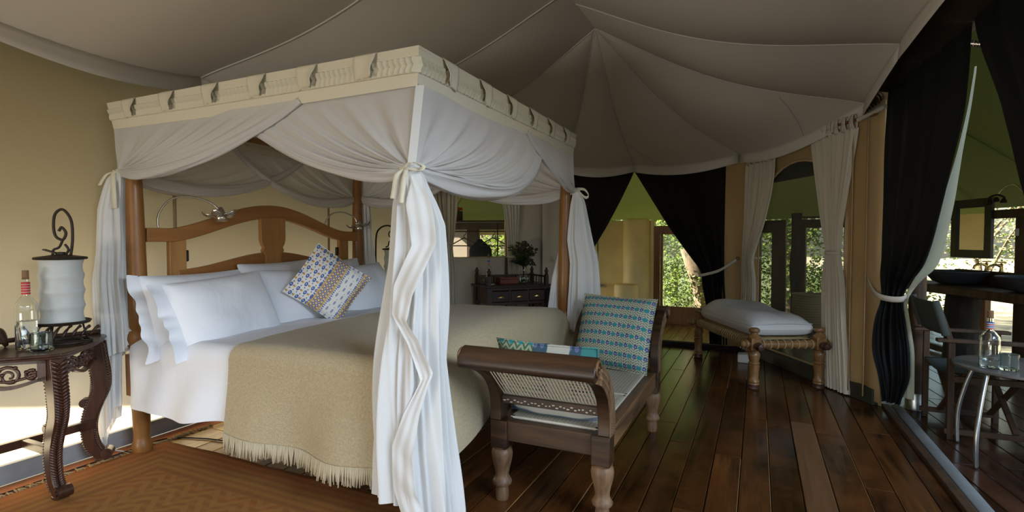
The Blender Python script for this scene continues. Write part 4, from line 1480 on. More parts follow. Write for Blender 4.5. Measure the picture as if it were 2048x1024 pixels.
fx = (0.91, 0.42, 0)
tie((-1.365, 1.915, 1.60), 0.048, [([(0, -0.05, 0), (-0.02, -0.075, -0.03), (-0.03, -0.08, -0.09), (-0.035, -0.085, -0.13)], 0.024), ([(0.01, -0.05, 0), (0.022, -0.08, -0.04), (0.015, -0.085, -0.10), (0.012, -0.09, -0.15)], 0.020), ([(0.0, -0.05, 0), (0.04, -0.06, 0.022), (0.08, -0.03, 0.010), (0.075, -0.04, -0.012), (0.02, -0.06, -0.004)], 0.017)], fx)
tie((-3.478, 1.918, 1.70), 0.034, [([(-0.02, -0.03, 0), (-0.06, -0.045, -0.02), (-0.10, -0.06, -0.08)], 0.022), ([(0.0, -0.035, 0), (0.02, -0.05, -0.05), (0.03, -0.052, -0.15), (0.032, -0.052, -0.22)], 0.030)], fx)
tie((-1.285, 3.95, 1.675), 0.032, [([(0.02, -0.02, 0.01), (0.07, 0.01, 0.005), (0.10, 0.02, -0.04), (0.075, 0.01, -0.055), (0.03, -0.01, -0.01)], 0.020)], (0, 0, 1))
tie((-3.385, 3.975, 1.675), 0.032, [], fx)

# ---- flower-shaped reading lamps on stalks behind the headboard


def flower_lamp(root_loc, path, head, dirn, label, group):
    t = thing('reading_lamp', label, 'lamp', root_loc, 0, group)
    obj('stalk', MB().tube(spline(path, 8), 0.006, 6), M['silver'], t, True, smooth=180)
    h = Vector(head)
    cup = MB().lathe([(0.010, 0.035), (0.018, 0.02), (0.026, 0.0), (0.034, -0.03), (0.040, -0.055)], 12)
    a = Vector(dirn).normalized()
    rot = Vector((0, 0, -1)).rotation_difference(a).to_matrix()
    cup.v = [tuple(h + rot @ Vector(p)) for p in cup.v]
    obj('cup', cup, M['silver'], t, True, smooth=180, solid=0.002)
    for k in range(5):
        th = 2 * pi * k / 5 + 0.3

        def pf(u, v):
            w = 0.040 * sin(pi * min(0.999, (0.12 + 0.85 * v))) ** 0.8
            r = 0.014 + 0.095 * v
            q = Vector((r * cos(th), r * sin(th), -0.012 - 0.05 * v + 0.06 * v ** 3)) + Vector((-sin(th), cos(th), 0)) * (w * (2 * u - 1)) + Vector((0, 0, 0.012 * (2 * u - 1) ** 2))
            return tuple(h + rot @ q)
        obj('petal', MB().grid(pf, 5, 8), M['silver'], t, True, smooth=180, solid=0.002)
    return t


flower_lamp((-3.45, 2.10, 1.36), [(-3.47, 2.13, 1.36), (-3.47, 2.135, 1.46), (-3.43, 2.19, 1.555), (-3.36, 2.27, 1.575), (-3.29, 2.36, 1.54), (-3.255, 2.40, 1.49)], (-3.25, 2.405, 1.475), (0.15, -0.05, -1), 'left silver flower-shaped reading lamp arching over the arched headboard rail', 'flower reading lamps')
flower_lamp((-3.45, 3.58, 1.36), [(-3.47, 3.56, 1.36), (-3.47, 3.57, 1.44), (-3.44, 3.62, 1.52), (-3.39, 3.70, 1.54), (-3.33, 3.78, 1.50), (-3.31, 3.80, 1.45)], (-3.30, 3.81, 1.435), (0.15, 0.05, -1), 'right silver flower-shaped reading lamp beside the far head post', 'flower reading lamps')

# ================================================================== CURTAINS


def hang(rows, n_pl, seed, amp0=0.012, amp1=0.028, tie_z=None, nu=90, nv=60, nside=1, wave=0.0):
    """curtain sheet; rows of (z, xl, yl, xr, yr): left and right edges in plan; pleats deepen where it is gathered"""
    z0, z1 = rows[0][0], rows[-1][0]
    w0 = (Vector(rows[0][1:3]) - Vector(rows[0][3:5])).length

    def f(u, v):
        z = lerp(z0, z1, v)
        # blend neighbouring rows a little so that the silhouette is smooth
        acc = [0, 0, 0, 0]
        for dz in (-0.04, 0, 0.04):
            r = interp(rows, min(max(z + dz, z1), z0))
            acc = [a + b / 3 for a, b in zip(acc, r)]
        a, b = Vector(acc[0:2]), Vector(acc[2:4])
        d = b - a
        w = d.length
        n = Vector((d.y, -d.x)).normalized() * nside
        g = min(1.0, w / w0)
        am = lerp(amp1, amp0, g)
        uu = u + 0.05 * sin(2 * pi * u * 2 + seed + 2 * z) * (1 - abs(2 * u - 1))
        q = 2 * pi * n_pl * uu + seed + 0.6 * sin(2.2 * z + seed)
        off = am * (sin(q) + 0.35 * sin(2.3 * q + 1.7 * z)) + wave * sin(2 * z + seed)
        p = a.lerp(b, u) + n * off
        return (p.x, p.y, z)
    return MB().grid(f, nu, nv)


def on_line(P, d, rows, off=0.0):
    """(z, s0, s1) along the line through P with direction d -> edge rows"""
    P, d = Vector(P), Vector(d)
    n = Vector((d.y, -d.x)) * off
    return [(z, *(P + d * a + n), *(P + d * b + n)) for z, a, b in rows]


DR = (0.491, -0.871)
PR = (-0.12, 6.66)
DL = (0.628, 0.778)
PL = (-3.60, 5.05)


def waist(c, d, w, z, depth, mat, parent, hgt=0.028):
    c, d = Vector((*c, z)), Vector((*d, 0)).normalized()
    n = Vector((d.y, -d.x, 0))
    mb = MB()
    P = [c + d * (w * cos(a)) + n * (depth * sin(a)) for a in [2 * pi * i / 24 for i in range(24)]]

    def f(u, v):
        i = int(round(u * 24)) % 24
        return tuple(P[i] + Vector((0, 0, hgt * (v - 0.5))))
    mb.grid(f, 24, 2, True)
    return obj('waist_tie', mb, mat, parent, True, smooth=180, solid=0.004)


def tabs_along(parent, P, d, s0, s1, n, z, mat, h=0.10, off=0.0):
    P, d = Vector((*P, 0)), Vector((*d, 0)).normalized()
    nn = Vector((d.y, -d.x, 0))
    for i in range(n):
        s = lerp(s0, s1, (i + 0.5) / n)

        def f(u, v):
            a = 2 * pi * v
            return tuple(P + d * (s + 0.035 * (u - 0.5) * (1.4 - 0.5 * sin(a))) + nn * (off + 0.020 * cos(a)) + Vector((0, 0, z + h * 0.5 + h * 0.62 * sin(a))))
        obj('tab', MB().grid(f, 3, 14), mat, parent, True, smooth=180, solid=0.003)


# cream curtains of the arched window
c1 = thing('window_curtain', 'cream tab-top curtain tied at its waist, left side of the arched mesh window', 'curtain', (-0.05, 6.55, 0))
mb = hang(on_line(PR, DR, [(2.13, 0.03, 0.62), (1.94, 0.01, 0.61), (1.726, 0.01, 0.55), (1.455, 0.01, 0.43), (1.12, -0.01, 0.22), (1.06, -0.01, 0.20), (0.84, -0.04, 0.255), (0.49, -0.07, 0.25), (0.04, -0.08, 0.27)], 0.03), 6.5, 0.4, 0.014, 0.026)
obj('panel', mb, M['curtain'], c1, True, smooth=180)
waist((PR[0] + DR[0] * 0.10 + 0.026, PR[1] + DR[1] * 0.10 + 0.01), DR, 0.118, 1.09, 0.052, M['curtain'], c1)
tabs_along(c1, (PR[0], PR[1]), DR, 0.06, 0.62, 5, 2.13, M['curtain'], off=0.03)
c2 = thing('window_curtain', 'cream tab-top curtain tied at its waist, right side of the arched mesh window', 'curtain', (0.6, 5.2, 0))
mb = hang(on_line(PR, DR, [(2.20, 1.23, 1.79), (2.06, 1.26, 1.765), (1.85, 1.305, 1.725), (1.64, 1.35, 1.68), (1.42, 1.40, 1.63), (1.20, 1.462, 1.612), (1.16, 1.458, 1.606), (0.95, 1.41, 1.658), (0.56, 1.42, 1.692), (-0.0 + 0.012, 1.45, 1.754)], 0.05), 7.5, 1.9, 0.016, 0.024)
obj('panel', mb, M['curtain'], c2, True, smooth=180)
waist((PR[0] + DR[0] * 1.532 - 0.871 * 0.05, PR[1] + DR[1] * 1.532 - 0.491 * 0.05), DR, 0.088, 1.18, 0.046, M['curtain'], c2)
tabs_along(c2, (PR[0], PR[1]), DR, 1.24, 1.79, 6, 2.20, M['curtain'], off=0.05)
rod = MB().tube([(PR[0] + DR[0] * s - 0.871 * 0.04, PR[1] + DR[1] * s - 0.491 * 0.04, 2.265) for s in (0.0, 1.0, 1.98)], 0.014, 10)
tag(obj('curtain_rod', rod, M['frame']), 'wooden rod carrying the two cream curtains over the arched window', 'curtain rod')

# pale curtains of the window behind the desk
c3 = thing('window_curtain', 'pale tied curtain left of the window behind the writing desk', 'curtain', (-3.35, 5.35, 0))
mb = hang(on_line(PL, DL, [(2.15, 0.22, 0.57), (1.906, 0.24, 0.552), (1.642, 0.27, 0.539), (1.288, 0.34, 0.494), (1.22, 0.35, 0.475), (0.933, 0.33, 0.511), (0.486, 0.33, 0.522), (0.03, 0.32, 0.53)], 0.05), 5.5, 0.2, 0.014, 0.022)
obj('panel', mb, M['curtain'], c3, True, smooth=180)
waist((PL[0] + DL[0] * 0.412 + 0.778 * 0.05, PL[1] + DL[1] * 0.412 - 0.628 * 0.05), DL, 0.075, 1.25, 0.042, M['curtain'], c3)
c4 = thing('window_curtain', 'pale tied curtain right of the desk window, behind the posy of flowers', 'curtain', (-2.8, 6.0, 0))
mb = hang(on_line(PL, DL, [(2.15, 1.03, 1.37), (1.88, 1.09, 1.366), (1.6, 1.144, 1.352), (1.287, 1.185, 1.324), (1.04, 1.199, 1.296), (0.53, 1.205, 1.324), (0.03, 1.20, 1.34)], 0.05), 5.0, 2.2, 0.014, 0.020)
obj('panel', mb, M['curtain'], c4, True, smooth=180)
waist((PL[0] + DL[0] * 1.25 + 0.778 * 0.05, PL[1] + DL[1] * 1.25 - 0.628 * 0.05), DL, 0.06, 1.08, 0.042, M['curtain'], c4)

# black curtains of the bathroom doorway
DB, PB = (1, 0), (-2.3, 6.66)
c5 = thing('door_curtain', 'black curtain swept to the left side of the bathroom doorway, behind the bed post', 'curtain', (-2.2, 6.6, 0))
mb = hang(on_line(PB, DB, [(2.20, -0.12, 0.92), (2.089, -0.11, 0.88), (1.80, -0.113, 0.74), (1.482, -0.126, 0.569), (1.156, -0.132, 0.368), (0.90, -0.13, 0.235), (0.5, -0.14, 0.24), (0.06, -0.14, 0.29)], 0.0), 6.5, 0.0, 0.010, 0.030)
obj('panel', mb, M['black'], c5, True, smooth=180)
c6 = thing('door_curtain', 'black curtain strapped back to the right side of the bathroom doorway', 'curtain', (-0.45, 6.6, 0))
mb = hang(on_line(PB, DB, [(2.20, 0.86, 1.955), (2.074, 0.938, 1.955), (1.766, 1.123, 1.951), (1.467, 1.305, 1.949), (1.17, 1.511, 1.952), (0.93, 1.69, 1.956), (0.90, 1.70, 1.956), (0.758, 1.709, 1.963), (0.582, 1.744, 1.976), (0.3, 1.79, 1.99), (0.06, 1.80, 2.0)], 0.0), 6.5, 1.0, 0.010, 0.030)
obj('panel', mb, M['black'], c6, True, smooth=180)


def strap(name, pts, w, parent, up=(0, 0, 1), mat='strap'):
    P = spline(pts, 8)
    k = len(P) - 1
    upv = Vector(up)

    def f(u, v):
        p = P[int(round(v * k))]
        return tuple(p + upv * (w * (u - 0.5)))
    return obj(name, MB().grid(f, 2, k), M[mat], parent, True, smooth=180, solid=0.004)


strap('tieback', [(-0.615, 6.66, 0.862), (-0.625, 6.62, 0.868), (-0.55, 6.60, 0.885), (-0.40, 6.585, 0.935), (-0.26, 6.62, 1.03), (-0.215, 6.665, 1.06)], 0.034, c6)
obj('ring', MB().tube([(-0.205 + 0.016 * cos(a), 6.655, 1.075 + 0.016 * sin(a)) for a in [2 * pi * i / 14 for i in range(14)]], 0.0035, 6, closed=True), M['iron'], c6, True)

# dark blue curtain with a pale lining at the deck doorway
c7 = thing('door_curtain', 'dark blue-black curtain with pale lining tied back left of the deck doorway', 'curtain', (0.92, 4.8, 0))
right = [(2.75, 1.0, 3.43), (2.327, 0.995, 3.479), (1.987, 0.987, 3.54), (1.782, 0.978, 3.642), (1.522, 0.965, 3.782), (1.235, 0.955, 3.96), (1.10, 0.99, 4.30), (1.0, 1.03, 4.735), (0.866, 0.983, 4.784), (0.70, 1.005, 4.772), (0.484, 1.036, 4.757), (0.262, 1.04, 4.755), (0.06, 0.983, 4.783)]
left = [(2.75, 0.875, 4.87), (2.295, 0.870, 4.870), (1.976, 0.864, 4.873), (1.597, 0.862, 4.874), (1.216, 0.854, 4.878), (0.985, 0.849, 4.881), (0.852, 0.866, 4.872), (0.672, 0.818, 4.896), (0.436, 0.807, 4.901), (0.212, 0.859, 4.876), (0.05, 0.889, 4.861)]


def merged(a, b, zs):
    return [(z, *interp(a, z), *interp(b, z)) for z in zs]


zs = [2.75, 2.45, 2.2, 1.98, 1.8, 1.6, 1.45, 1.3, 1.2, 1.1, 1.02, 0.96, 0.90, 0.85, 0.80, 0.70, 0.6, 0.5, 0.4, 0.26, 0.15, 0.06]
obj('panel', hang(merged(left, right, zs), 4.6, 0.9, 0.016, 0.024, nu=120, nv=90, nside=-1), M['blue'], c7, True, smooth=180)
lin = [(2.2, 1.02, 3.55), (2.0, 1.011, 3.585), (1.79, 1.002, 3.66), (1.52, 0.995, 3.745), (1.235, 0.985, 3.88), (1.12, 1.01, 4.10), (1.0, 1.075, 4.735), (0.85, 1.005, 4.79), (0.481, 1.058, 4.77), (0.111, 1.062, 4.765)]
linl = [(z, x + 0.04, y + 0.30) for z, x, y in lin]
linl = [(2.2, 1.022, 3.57), (1.9, 1.025, 3.72), (1.52, 1.03, 4.1), (1.2, 1.02, 4.35), (1.0, 1.05, 4.80), (0.85, 0.985, 4.815), (0.48, 1.0, 4.83), (0.11, 1.0, 4.83)]
obj('lining', hang(merged(linl, lin, [2.2, 2.0, 1.79, 1.65, 1.52, 1.38, 1.235, 1.12, 1.06, 1.0, 0.92, 0.85, 0.7, 0.48, 0.3, 0.11]), 1.2, 0.3, 0.004, 0.006, nu=20, nv=60, nside=-1), M['lining'], c7, True, smooth=180)
strap('tieback', [(0.79, 5.13, 1.095), (0.795, 5.08, 1.03), (0.805, 4.97, 0.945), (0.835, 4.855, 0.872), (0.90, 4.775, 0.852), (0.97, 4.745, 0.856), (1.005, 4.775, 0.872)], 0.042, c7)
obj('ring', MB().tube([(0.775 + 0.02 * cos(a) * 0.5, 5.13 + 0.02 * cos(a) * 0.85, 1.108 + 0.02 * sin(a)) for a in [2 * pi * i / 14 for i in range(14)]], 0.004, 6, closed=True), M['iron'], c7, True)
# second dark curtain, at the right edge of the frame
c8 = thing('door_curtain', 'dark blue-black curtain hanging at the right edge of the deck doorway', 'curtain', (0.98, 2.6, 0))
rr = [(2.75, 0.97, 3.48), (2.357, 0.98, 3.451), (2.2, 0.98, 3.346), (1.93, 0.98, 3.13), (1.706, 0.98, 2.993), (1.5, 0.98, 2.874), (1.1, 0.98, 2.55), (0.9, 0.98, 2.25), (0.5, 0.98, 2.25), (0.06, 0.98, 2.28)]
rl = [(2.75, 1.0, 1.75), (1.5, 1.0, 1.80), (0.9, 1.0, 1.95), (0.06, 1.0, 1.95)]
obj('panel', hang(merged(rr, rl, [2.75, 2.5, 2.357, 2.2, 2.05, 1.93, 1.8, 1.7, 1.5, 1.3, 1.1, 0.9, 0.7, 0.5, 0.06]), 6.5, 2.0, 0.014, 0.03, nu=90, nv=60, nside=-1), M['blue'], c8, True, smooth=180)
for k in range(3):
    obj('buckle', MB().tube([(0.955 + 0.004 * k, 3.385 - 0.03 * k + 0.012 * cos(a), 2.27 - 0.012 * k + 0.014 * sin(a)) for a in [2 * pi * i / 10 for i in range(10)]], 0.004, 5, closed=True), M['silver'], c8, True)
# the short pole end and lashing at the tent corner by the arched window
tag(obj('tent_pole_end', MB().tube([(0.72, 5.06, 2.255), (0.86, 4.84, 2.30)], 0.018, 10), M['curtain']), 'short pale pole end poking out under the ceiling corner beside the dark curtain', 'pole')
ls = MB()
for k in range(5):
    c = Vector((0.79 + 0.012 * k, 5.06 - 0.03 * k, 2.36 + 0.008 * k))
    ls.tube([c + Vector((0.030 * cos(a), 0.018 * cos(a), 0.040 * sin(a))) for a in [2 * pi * i / 12 for i in range(12)]], 0.008, 5, closed=True)
tag(obj('rope_lashing', ls, M['frame_dark'], kind='stuff'), 'dark rope lashing wound at the ceiling corner above the tent pole end', 'rope')
# deck pole on its metal shoe
dp = thing('deck_pole', 'round dark wooden tent pole in a metal shoe at the deck edge', 'pole', (1.125, 5.02, 0))
obj('shaft', MB().lathe([(0.058, 0.10), (0.056, 1.2), (0.054, 2.5)], 18), M['frame_dark'], dp)
obj('shoe', MB().lathe([(0.075, -0.015), (0.066, 0.0), (0.064, 0.11), (0.059, 0.115)], 18), M['steel'], dp, smooth=30)

# ================================================================== CANE BENCH
bn = thing('cane_bench', 'brown wooden daybed bench with scrolled arms and cane panels at the foot of the bed', 'bench', (-1.145, 2.36, 0))
BW_, BL_ = 0.512, 1.275
LEG = [(0.030, 0.0), (0.034, 0.02), (0.033, 0.045), (0.029, 0.075), (0.046, 0.080), (0.050, 0.092), (0.044, 0.104), (0.035, 0.118), (0.034, 0.135), (0.040, 0.165), (0.050, 0.205), (0.054, 0.235), (0.050, 0.256), (0.044, 0.262), (0.048, 0.272)]
for x in (0, BW_):
    for y in (0, BL_):
        lg = obj('leg', MB().lathe(LEG, 20), M['bench_leg'], bn, smooth=50)
        lg.location = (x, y, 0)
        obj('corner_block', MB().box((0, 0, 0.339), (0.088, 0.088, 0.140)), M['bench'], lg, bevel=0.004)
for nm, a, b, m in (('end_rail', (0.04, 0, 0.357), (BW_ - 0.04, 0, 0.357), 'bench'), ('end_rail', (0.04, BL_, 0.357), (BW_ - 0.04, BL_, 0.357), 'bench'), ('side_rail', (0, 0.04, 0.357), (0, BL_ - 0.04, 0.357), 'bench_y'), ('side_rail', (BW_, 0.04, 0.357), (BW_, BL_ - 0.04, 0.357), 'bench_y')):
    obj(nm, MB().bar(a, b, 0.055, 0.100), M[m], bn, bevel=0.004)


def cane_lattice(fn, w, h, p, th):
    """hexagonal cane weave on the patch fn(x, y): upright, level and slanting strands"""
    mb = MB()
    k = 0

    def strand(a, b, wid, lift):
        a, b = Vector(a), Vector(b)
        L = (b - a).length
        if L < p:
            return
        n = max(1, int(L / 0.12))
        d = (b - a).normalized()
        s = Vector((-d.y, d.x)) * wid / 2
        vs, fs = [], []
        for i in range(n + 1):
            q = a.lerp(b, i / n)
            vs += [fn(q.x + s.x, q.y + s.y, lift), fn(q.x - s.x, q.y - s.y, lift)]
        for i in range(n):
            fs.append((2 * i, 2 * i + 1, 2 * i + 3, 2 * i + 2))
        mb.add(vs, fs)
    nx, ny = int(w / p), int(h / p)
    for i in range(nx):
        strand((w * (i + 0.38) / nx, 0), (w * (i + 0.38) / nx, h), th, 0.0)
        strand((w * (i + 0.62) / nx, 0), (w * (i + 0.62) / nx, h), th, 0.0)
    for j in range(ny):
        strand((0, h * (j + 0.38) / ny), (w, h * (j + 0.38) / ny), th, 0.0012)
        strand((0, h * (j + 0.62) / ny), (w, h * (j + 0.62) / ny), th, 0.0012)
    for sg in (1, -1):
        for i in range(-ny, nx):
            # corners between the pairs of strands
            x0 = w * (i + 0.0) / nx
            a = Vector((x0, 0)) if sg > 0 else Vector((x0, h))
            b = a + Vector((h * (w / nx) / (h / ny), h * sg))
            t0 = max(0.0, -a.x / (b.x - a.x)) if a.x < 0 else 0.0
            t1 = min(1.0, (w - a.x) / (b.x - a.x))
            if t1 > t0:
                strand(a.lerp(b, t0), a.lerp(b, t1), th * 0.85, 0.0020 * sg)
    return mb


def arm(y0, sg):
    """scrolled arm at the end y0; sg = -1 leans towards the camera"""
    A = [(0.0, 0.408), (0.002, 0.47), (-0.008, 0.53), (-0.036, 0.60), (-0.092, 0.665), (-0.175, 0.720), (-0.270, 0.755)]
    P = spline([(a, b, 0) for a, b in A], 6)
    outl, inl = [], []
    for i, p in enumerate(P):
        t = (P[min(i + 1, len(P) - 1)] - P[max(i - 1, 0)]).normalized()
        n = Vector((-t.y, t.x, 0))
        w = lerp(0.046, 0.042, i / len(P))
        outl.append((p + n * w))
        inl.append((p - n * w))
    poly = [(-sg * q.x, q.y) for q in outl] + [(-sg * q.x, q.y) for q in inl[::-1]]
    for x in (-0.044, BW_ - 0.012):
        obj('arm_post', MB().prism(poly, (x, y0, 0), (0, 1, 0), (0, 0, 1), (0.056, 0, 0)), M['bench'], bn, smooth=30, bevel=0.004)
        if x > 0.1:
            cf = MB().prism([(a * 0.985, 0.41 + (b - 0.41) * 0.99) for a, b in poly], (x + 0.0555, y0, 0), (0, 1, 0), (0, 0, 1), (0.004, 0, 0))
            n_ = len(P)
            for i in range(2, n_ - 2):
                for e in (-0.5, 0.5):
                    t = (P[i + 1] - P[i - 1]).normalized()
                    q = P[i] + Vector((-t.y, t.x, 0)) * (0.03 * e)
                    cf.sphere((x + 0.059, y0 - sg * q.x, q.y), 0.011, 6, 4, (0.5, 1, 1))
            obj('carved_face', cf, M['bench_leg'], bn, smooth=60, kind='stuff', label='paler carved face of the arm post')
    # rolled top rail with scroll ends
    cy, cz = y0 + sg * 0.295, 0.772
    tr = MB()
    prof = []
    for i in range(20):
        a = 2 * pi * i / 20
        prof.append((0.046 * cos(a), 0.043 * sin(a) + sg * -0.020 * cos(a)))
    tr.prism(prof, (-0.058, cy, cz), (0, 1, 0), (0, 0, 1), (BW_ + 0.116, 0, 0))
    obj('arm_rail', tr, M['bench'], bn, smooth=40, bevel=0.004)
    for x, e in ((BW_ + 0.058, 1), (-0.058, -1)):
        sc_ = MB()
        pts = []
        for i in range(30):
            a = i / 29 * 2.6 * pi
            r = 0.042 * (1 - i / 36)
            pts.append((x + e * 0.002, cy + r * cos(a), cz + r * sin(a)))
        sc_.tube(pts, 0.0065, 6)
        obj('arm_scroll', sc_, M['bench_y'], bn, smooth=180)
    # leaf carving down the face of the post
    obj('lower_rail', MB().bar((0, y0 + sg * 0.015, 0.515), (BW_, y0 + sg * 0.015, 0.515), 0.030, 0.042), M['bench'], bn, bevel=0.003)

    def fn(x, y, lift):
        t = y / 0.19
        zz = 0.535 + 0.19 * (1 - max(0.0, 1 - max(0.0, t)) ** 1.3) * 0.98
        yy = y0 + sg * (0.010 + 0.20 * max(t, 0.0) ** 1.7) + lift
        return (0.012 + x, yy, zz)
    obj('cane_panel', cane_lattice(fn, BW_ - 0.024, 0.19, 0.0165, 0.0040), M['cane'], bn, smooth=0, kind='stuff')
    # bindings under the cane, a row of little white knots
    kn = MB()
    for i in range(26):
        x = 0.03 + i * (BW_ - 0.06) / 25
        kn.box((x, y0 + sg * 0.033, 0.512 + 0.006 * sin(i * 2.4)), (random.uniform(0.006, 0.014), 0.004, 0.005))
    obj('cane_knots', kn, M['strap'], bn, smooth=0, kind='stuff')


arm(0.0, -1)
arm(BL_, 1)
for y0, y1 in ((0.035, 0.628), (0.640, 1.235)):
    fm_ = MB()
    for a, b in (((0.03, y0 + 0.012, 0.404), (BW_ - 0.03, y0 + 0.012, 0.404)), ((0.03, y1 - 0.012, 0.404), (BW_ - 0.03, y1 - 0.012, 0.404)), ((0.04, y0, 0.404), (0.04, y1, 0.404)), ((BW_ - 0.04, y0, 0.404), (BW_ - 0.04, y1, 0.404))):
        fm_.bar(a, b, 0.022, 0.018)
    sf = obj('seat_frame', fm_, M['cane'], bn, bevel=0.003)
    obj('cane_seat', cane_lattice(lambda x, y, l: (0.045 + x, y0 + 0.018 + y, 0.414 + l * 0.5), BW_ - 0.09, y1 - y0 - 0.036, 0.0195, 0.0040), M['cane'], sf, smooth=0, kind='stuff')
obj('seat_board', MB().box((BW_ / 2, BL_ / 2, 0.385), (BW_ - 0.05, BL_ - 0.05, 0.006)), M['desk'], bn)


cu1 = pillow('cushion', pillow_mb(0.53, 0.52, 0.21, 22, 22, seed=11), M['teal'], (-0.895, 3.62, 0.655), (1, -0.10, -0.03), (0.03, 0.42, 1), 'teal and white flower-printed square cushion upright against the far arm of the cane bench', 'cushion')
obj('piping', piped(0.53, 0.52), M['teal'], cu1, smooth=180)
cu2 = pillow('cushion', pillow_mb(0.50, 0.46, 0.17, 22, 22, seed=12), M['teal_band'], (-0.905, 2.42, 0.605), (1, 0.03, -0.02), (0, -0.50, 1), 'green patchwork cushion with a pale stripe leaning behind the near arm of the cane bench', 'cushion')
obj('piping', piped(0.50, 0.46), M['teal_band'], cu2, smooth=180)

# ================================================================== ROPE COT
ct = thing('rope_cot', 'turned wooden rope-strung cot in front of the arched window', 'cot', (-0.014, 5.02, 0), radians(27))
# local x along the short end, local y along the long side
CW, CL = 0.575, 1.235
CLEG = [(0.044, 0.0), (0.046, 0.018), (0.042, 0.026), (0.046, 0.040), (0.041, 0.050), (0.036, 0.075), (0.040, 0.12), (0.045, 0.165), (0.047, 0.178), (0.036, 0.186), (0.046, 0.194), (0.046, 0.204), (0.038, 0.212), (0.044, 0.235), (0.048, 0.262), (0.048, 0.278), (0.040, 0.290), (0.034, 0.305), (0.044, 0.330)]
CTOP = [(0.050, 0.440), (0.052, 0.455), (0.040, 0.470), (0.028, 0.482), (0.026, 0.490), (0.042, 0.500), (0.046, 0.512), (0.042, 0.526), (0.025, 0.534), (0.0, 0.536)]
for x in (0, CW):
    for y in (0, CL):
        lg = obj('leg', MB().lathe([(r, z + 0.03) for r, z in CLEG], 18), M['cot'], ct, smooth=40)
        lg.location = (x, y, 0)
        obj('foot', MB().lathe([(0.040, 0.0), (0.047, 0.012), (0.044, 0.026), (0.047, 0.044), (0.042, 0.052)], 18), M['cot_dark'], lg, smooth=40)
        obj('corner_block', MB().box((0, 0, 0.395), (0.088, 0.088, 0.105)), M['cot'], lg, bevel=0.006)
        obj('finial', MB().lathe(CTOP, 18), M['cot'], lg, smooth=40)
for y, e in ((0, -1), (CL, 1)):
    pass
for x, s in ((0, -1), (CW, 1)):
    for y, e in ((0, -1), (CL, 1)):
        kb = MB().lathe([(0.026, 0.0), (0.022, 0.010), (0.034, 0.022), (0.036, 0.036), (0.022, 0.052), (0.020, 0.056), (0.030, 0.066), (0.026, 0.082), (0.0, 0.088)], 14)
        kb.v = [(a + x, y + e * (0.044 + c), b + 0.385) for a, b, c in kb.v]
        obj('knob', kb, M['cot_dark'] if s > 0 or e < 0 else M['cot'], ct, smooth=40)
        kb = MB().lathe([(0.026, 0.0), (0.022, 0.008), (0.036, 0.018), (0.036, 0.030), (0.022, 0.042), (0.030, 0.052), (0.032, 0.066), (0.022, 0.078), (0.0, 0.082)], 14)
        kb.v = [(x + s * (0.044 + c), y + a, b + 0.395) for a, b, c in kb.v]
        obj('knob', kb, M['cot'], ct, smooth=40)
rl_s = {}
for nm, a, b in (('long_rail', (0, 0.04, 0.388), (0, CL - 0.04, 0.388)), ('long_rail', (CW, 0.04, 0.388), (CW, CL - 0.04, 0.388)), ('short_rail', (0.04, 0, 0.388), (CW - 0.04, 0, 0.388)), ('short_rail', (0.04, CL, 0.388), (CW - 0.04, CL, 0.388))):
    r_ = MB().tube([a, b], 0.034, 14)
    rail = obj(nm, r_, M['cot'], ct, smooth=40)
    L = (Vector(b) - Vector(a)).length
    n_ = 27 if nm == 'long_rail' else 8
    first = None
    for i in range(n_):
        t = (i + 0.5) / n_
        if first is None:
            w = MB()
            long_ = nm == 'long_rail'
            pts = []
            for k in range(14):
                q = 2 * pi * k / 14
                pts.append((0.0365 * cos(q), 0.0, 0.0365 * sin(q)) if long_ else (0.0, 0.0365 * cos(q), 0.0365 * sin(q)))
            w.tube(pts, 0.0075 if long_ else 0.006, 6, closed=True)
            o = first = obj('rope_wrap', w, M['rope'], rail, smooth=180)
            if long_:
                o.scale = (1, 1.25, 1)
        else:
            o = first.copy()
            COL.objects.link(o)
            o.parent = rail
        o.location = Vector(a).lerp(Vector(b), t)
web = MB()
for i in range(22):
    y = lerp(0.05, CL - 0.05, i / 21)
    web.tube([(0.0, y, 0.424), (CW, y + 0.02, 0.424)], 0.006, 5)
obj('rope_web', web, M['rope'], ct, smooth=180, kind='stuff')
# its mattress
cm = MB()


def cotm(sg):
    def f(u, v):
        a, b = 2 * u - 1, 2 * v - 1
        e = max(0, 1 - abs(a) ** 5) * max(0, 1 - abs(b) ** 7)
        bulge = 1 + 0.02 * e
        z = 0.075 * sg * e ** 0.32
        if sg > 0:
            z += 0.070 * e * (0.75 + 0.55 * noise.noise(Vector((b * 1.6, a, 4)))) + 0.03 * e * sm(-0.4, 0.8, b)
            z += 0.008 * e * sin(16 * b + 5 * a) * noise.noise(Vector((a * 3, b * 4, 8)))
        return ((CW / 2) + a * (CW / 2 - 0.005), CL / 2 + 0.02 + b * (CL / 2 - 0.035), 0.505 + z)
    return f


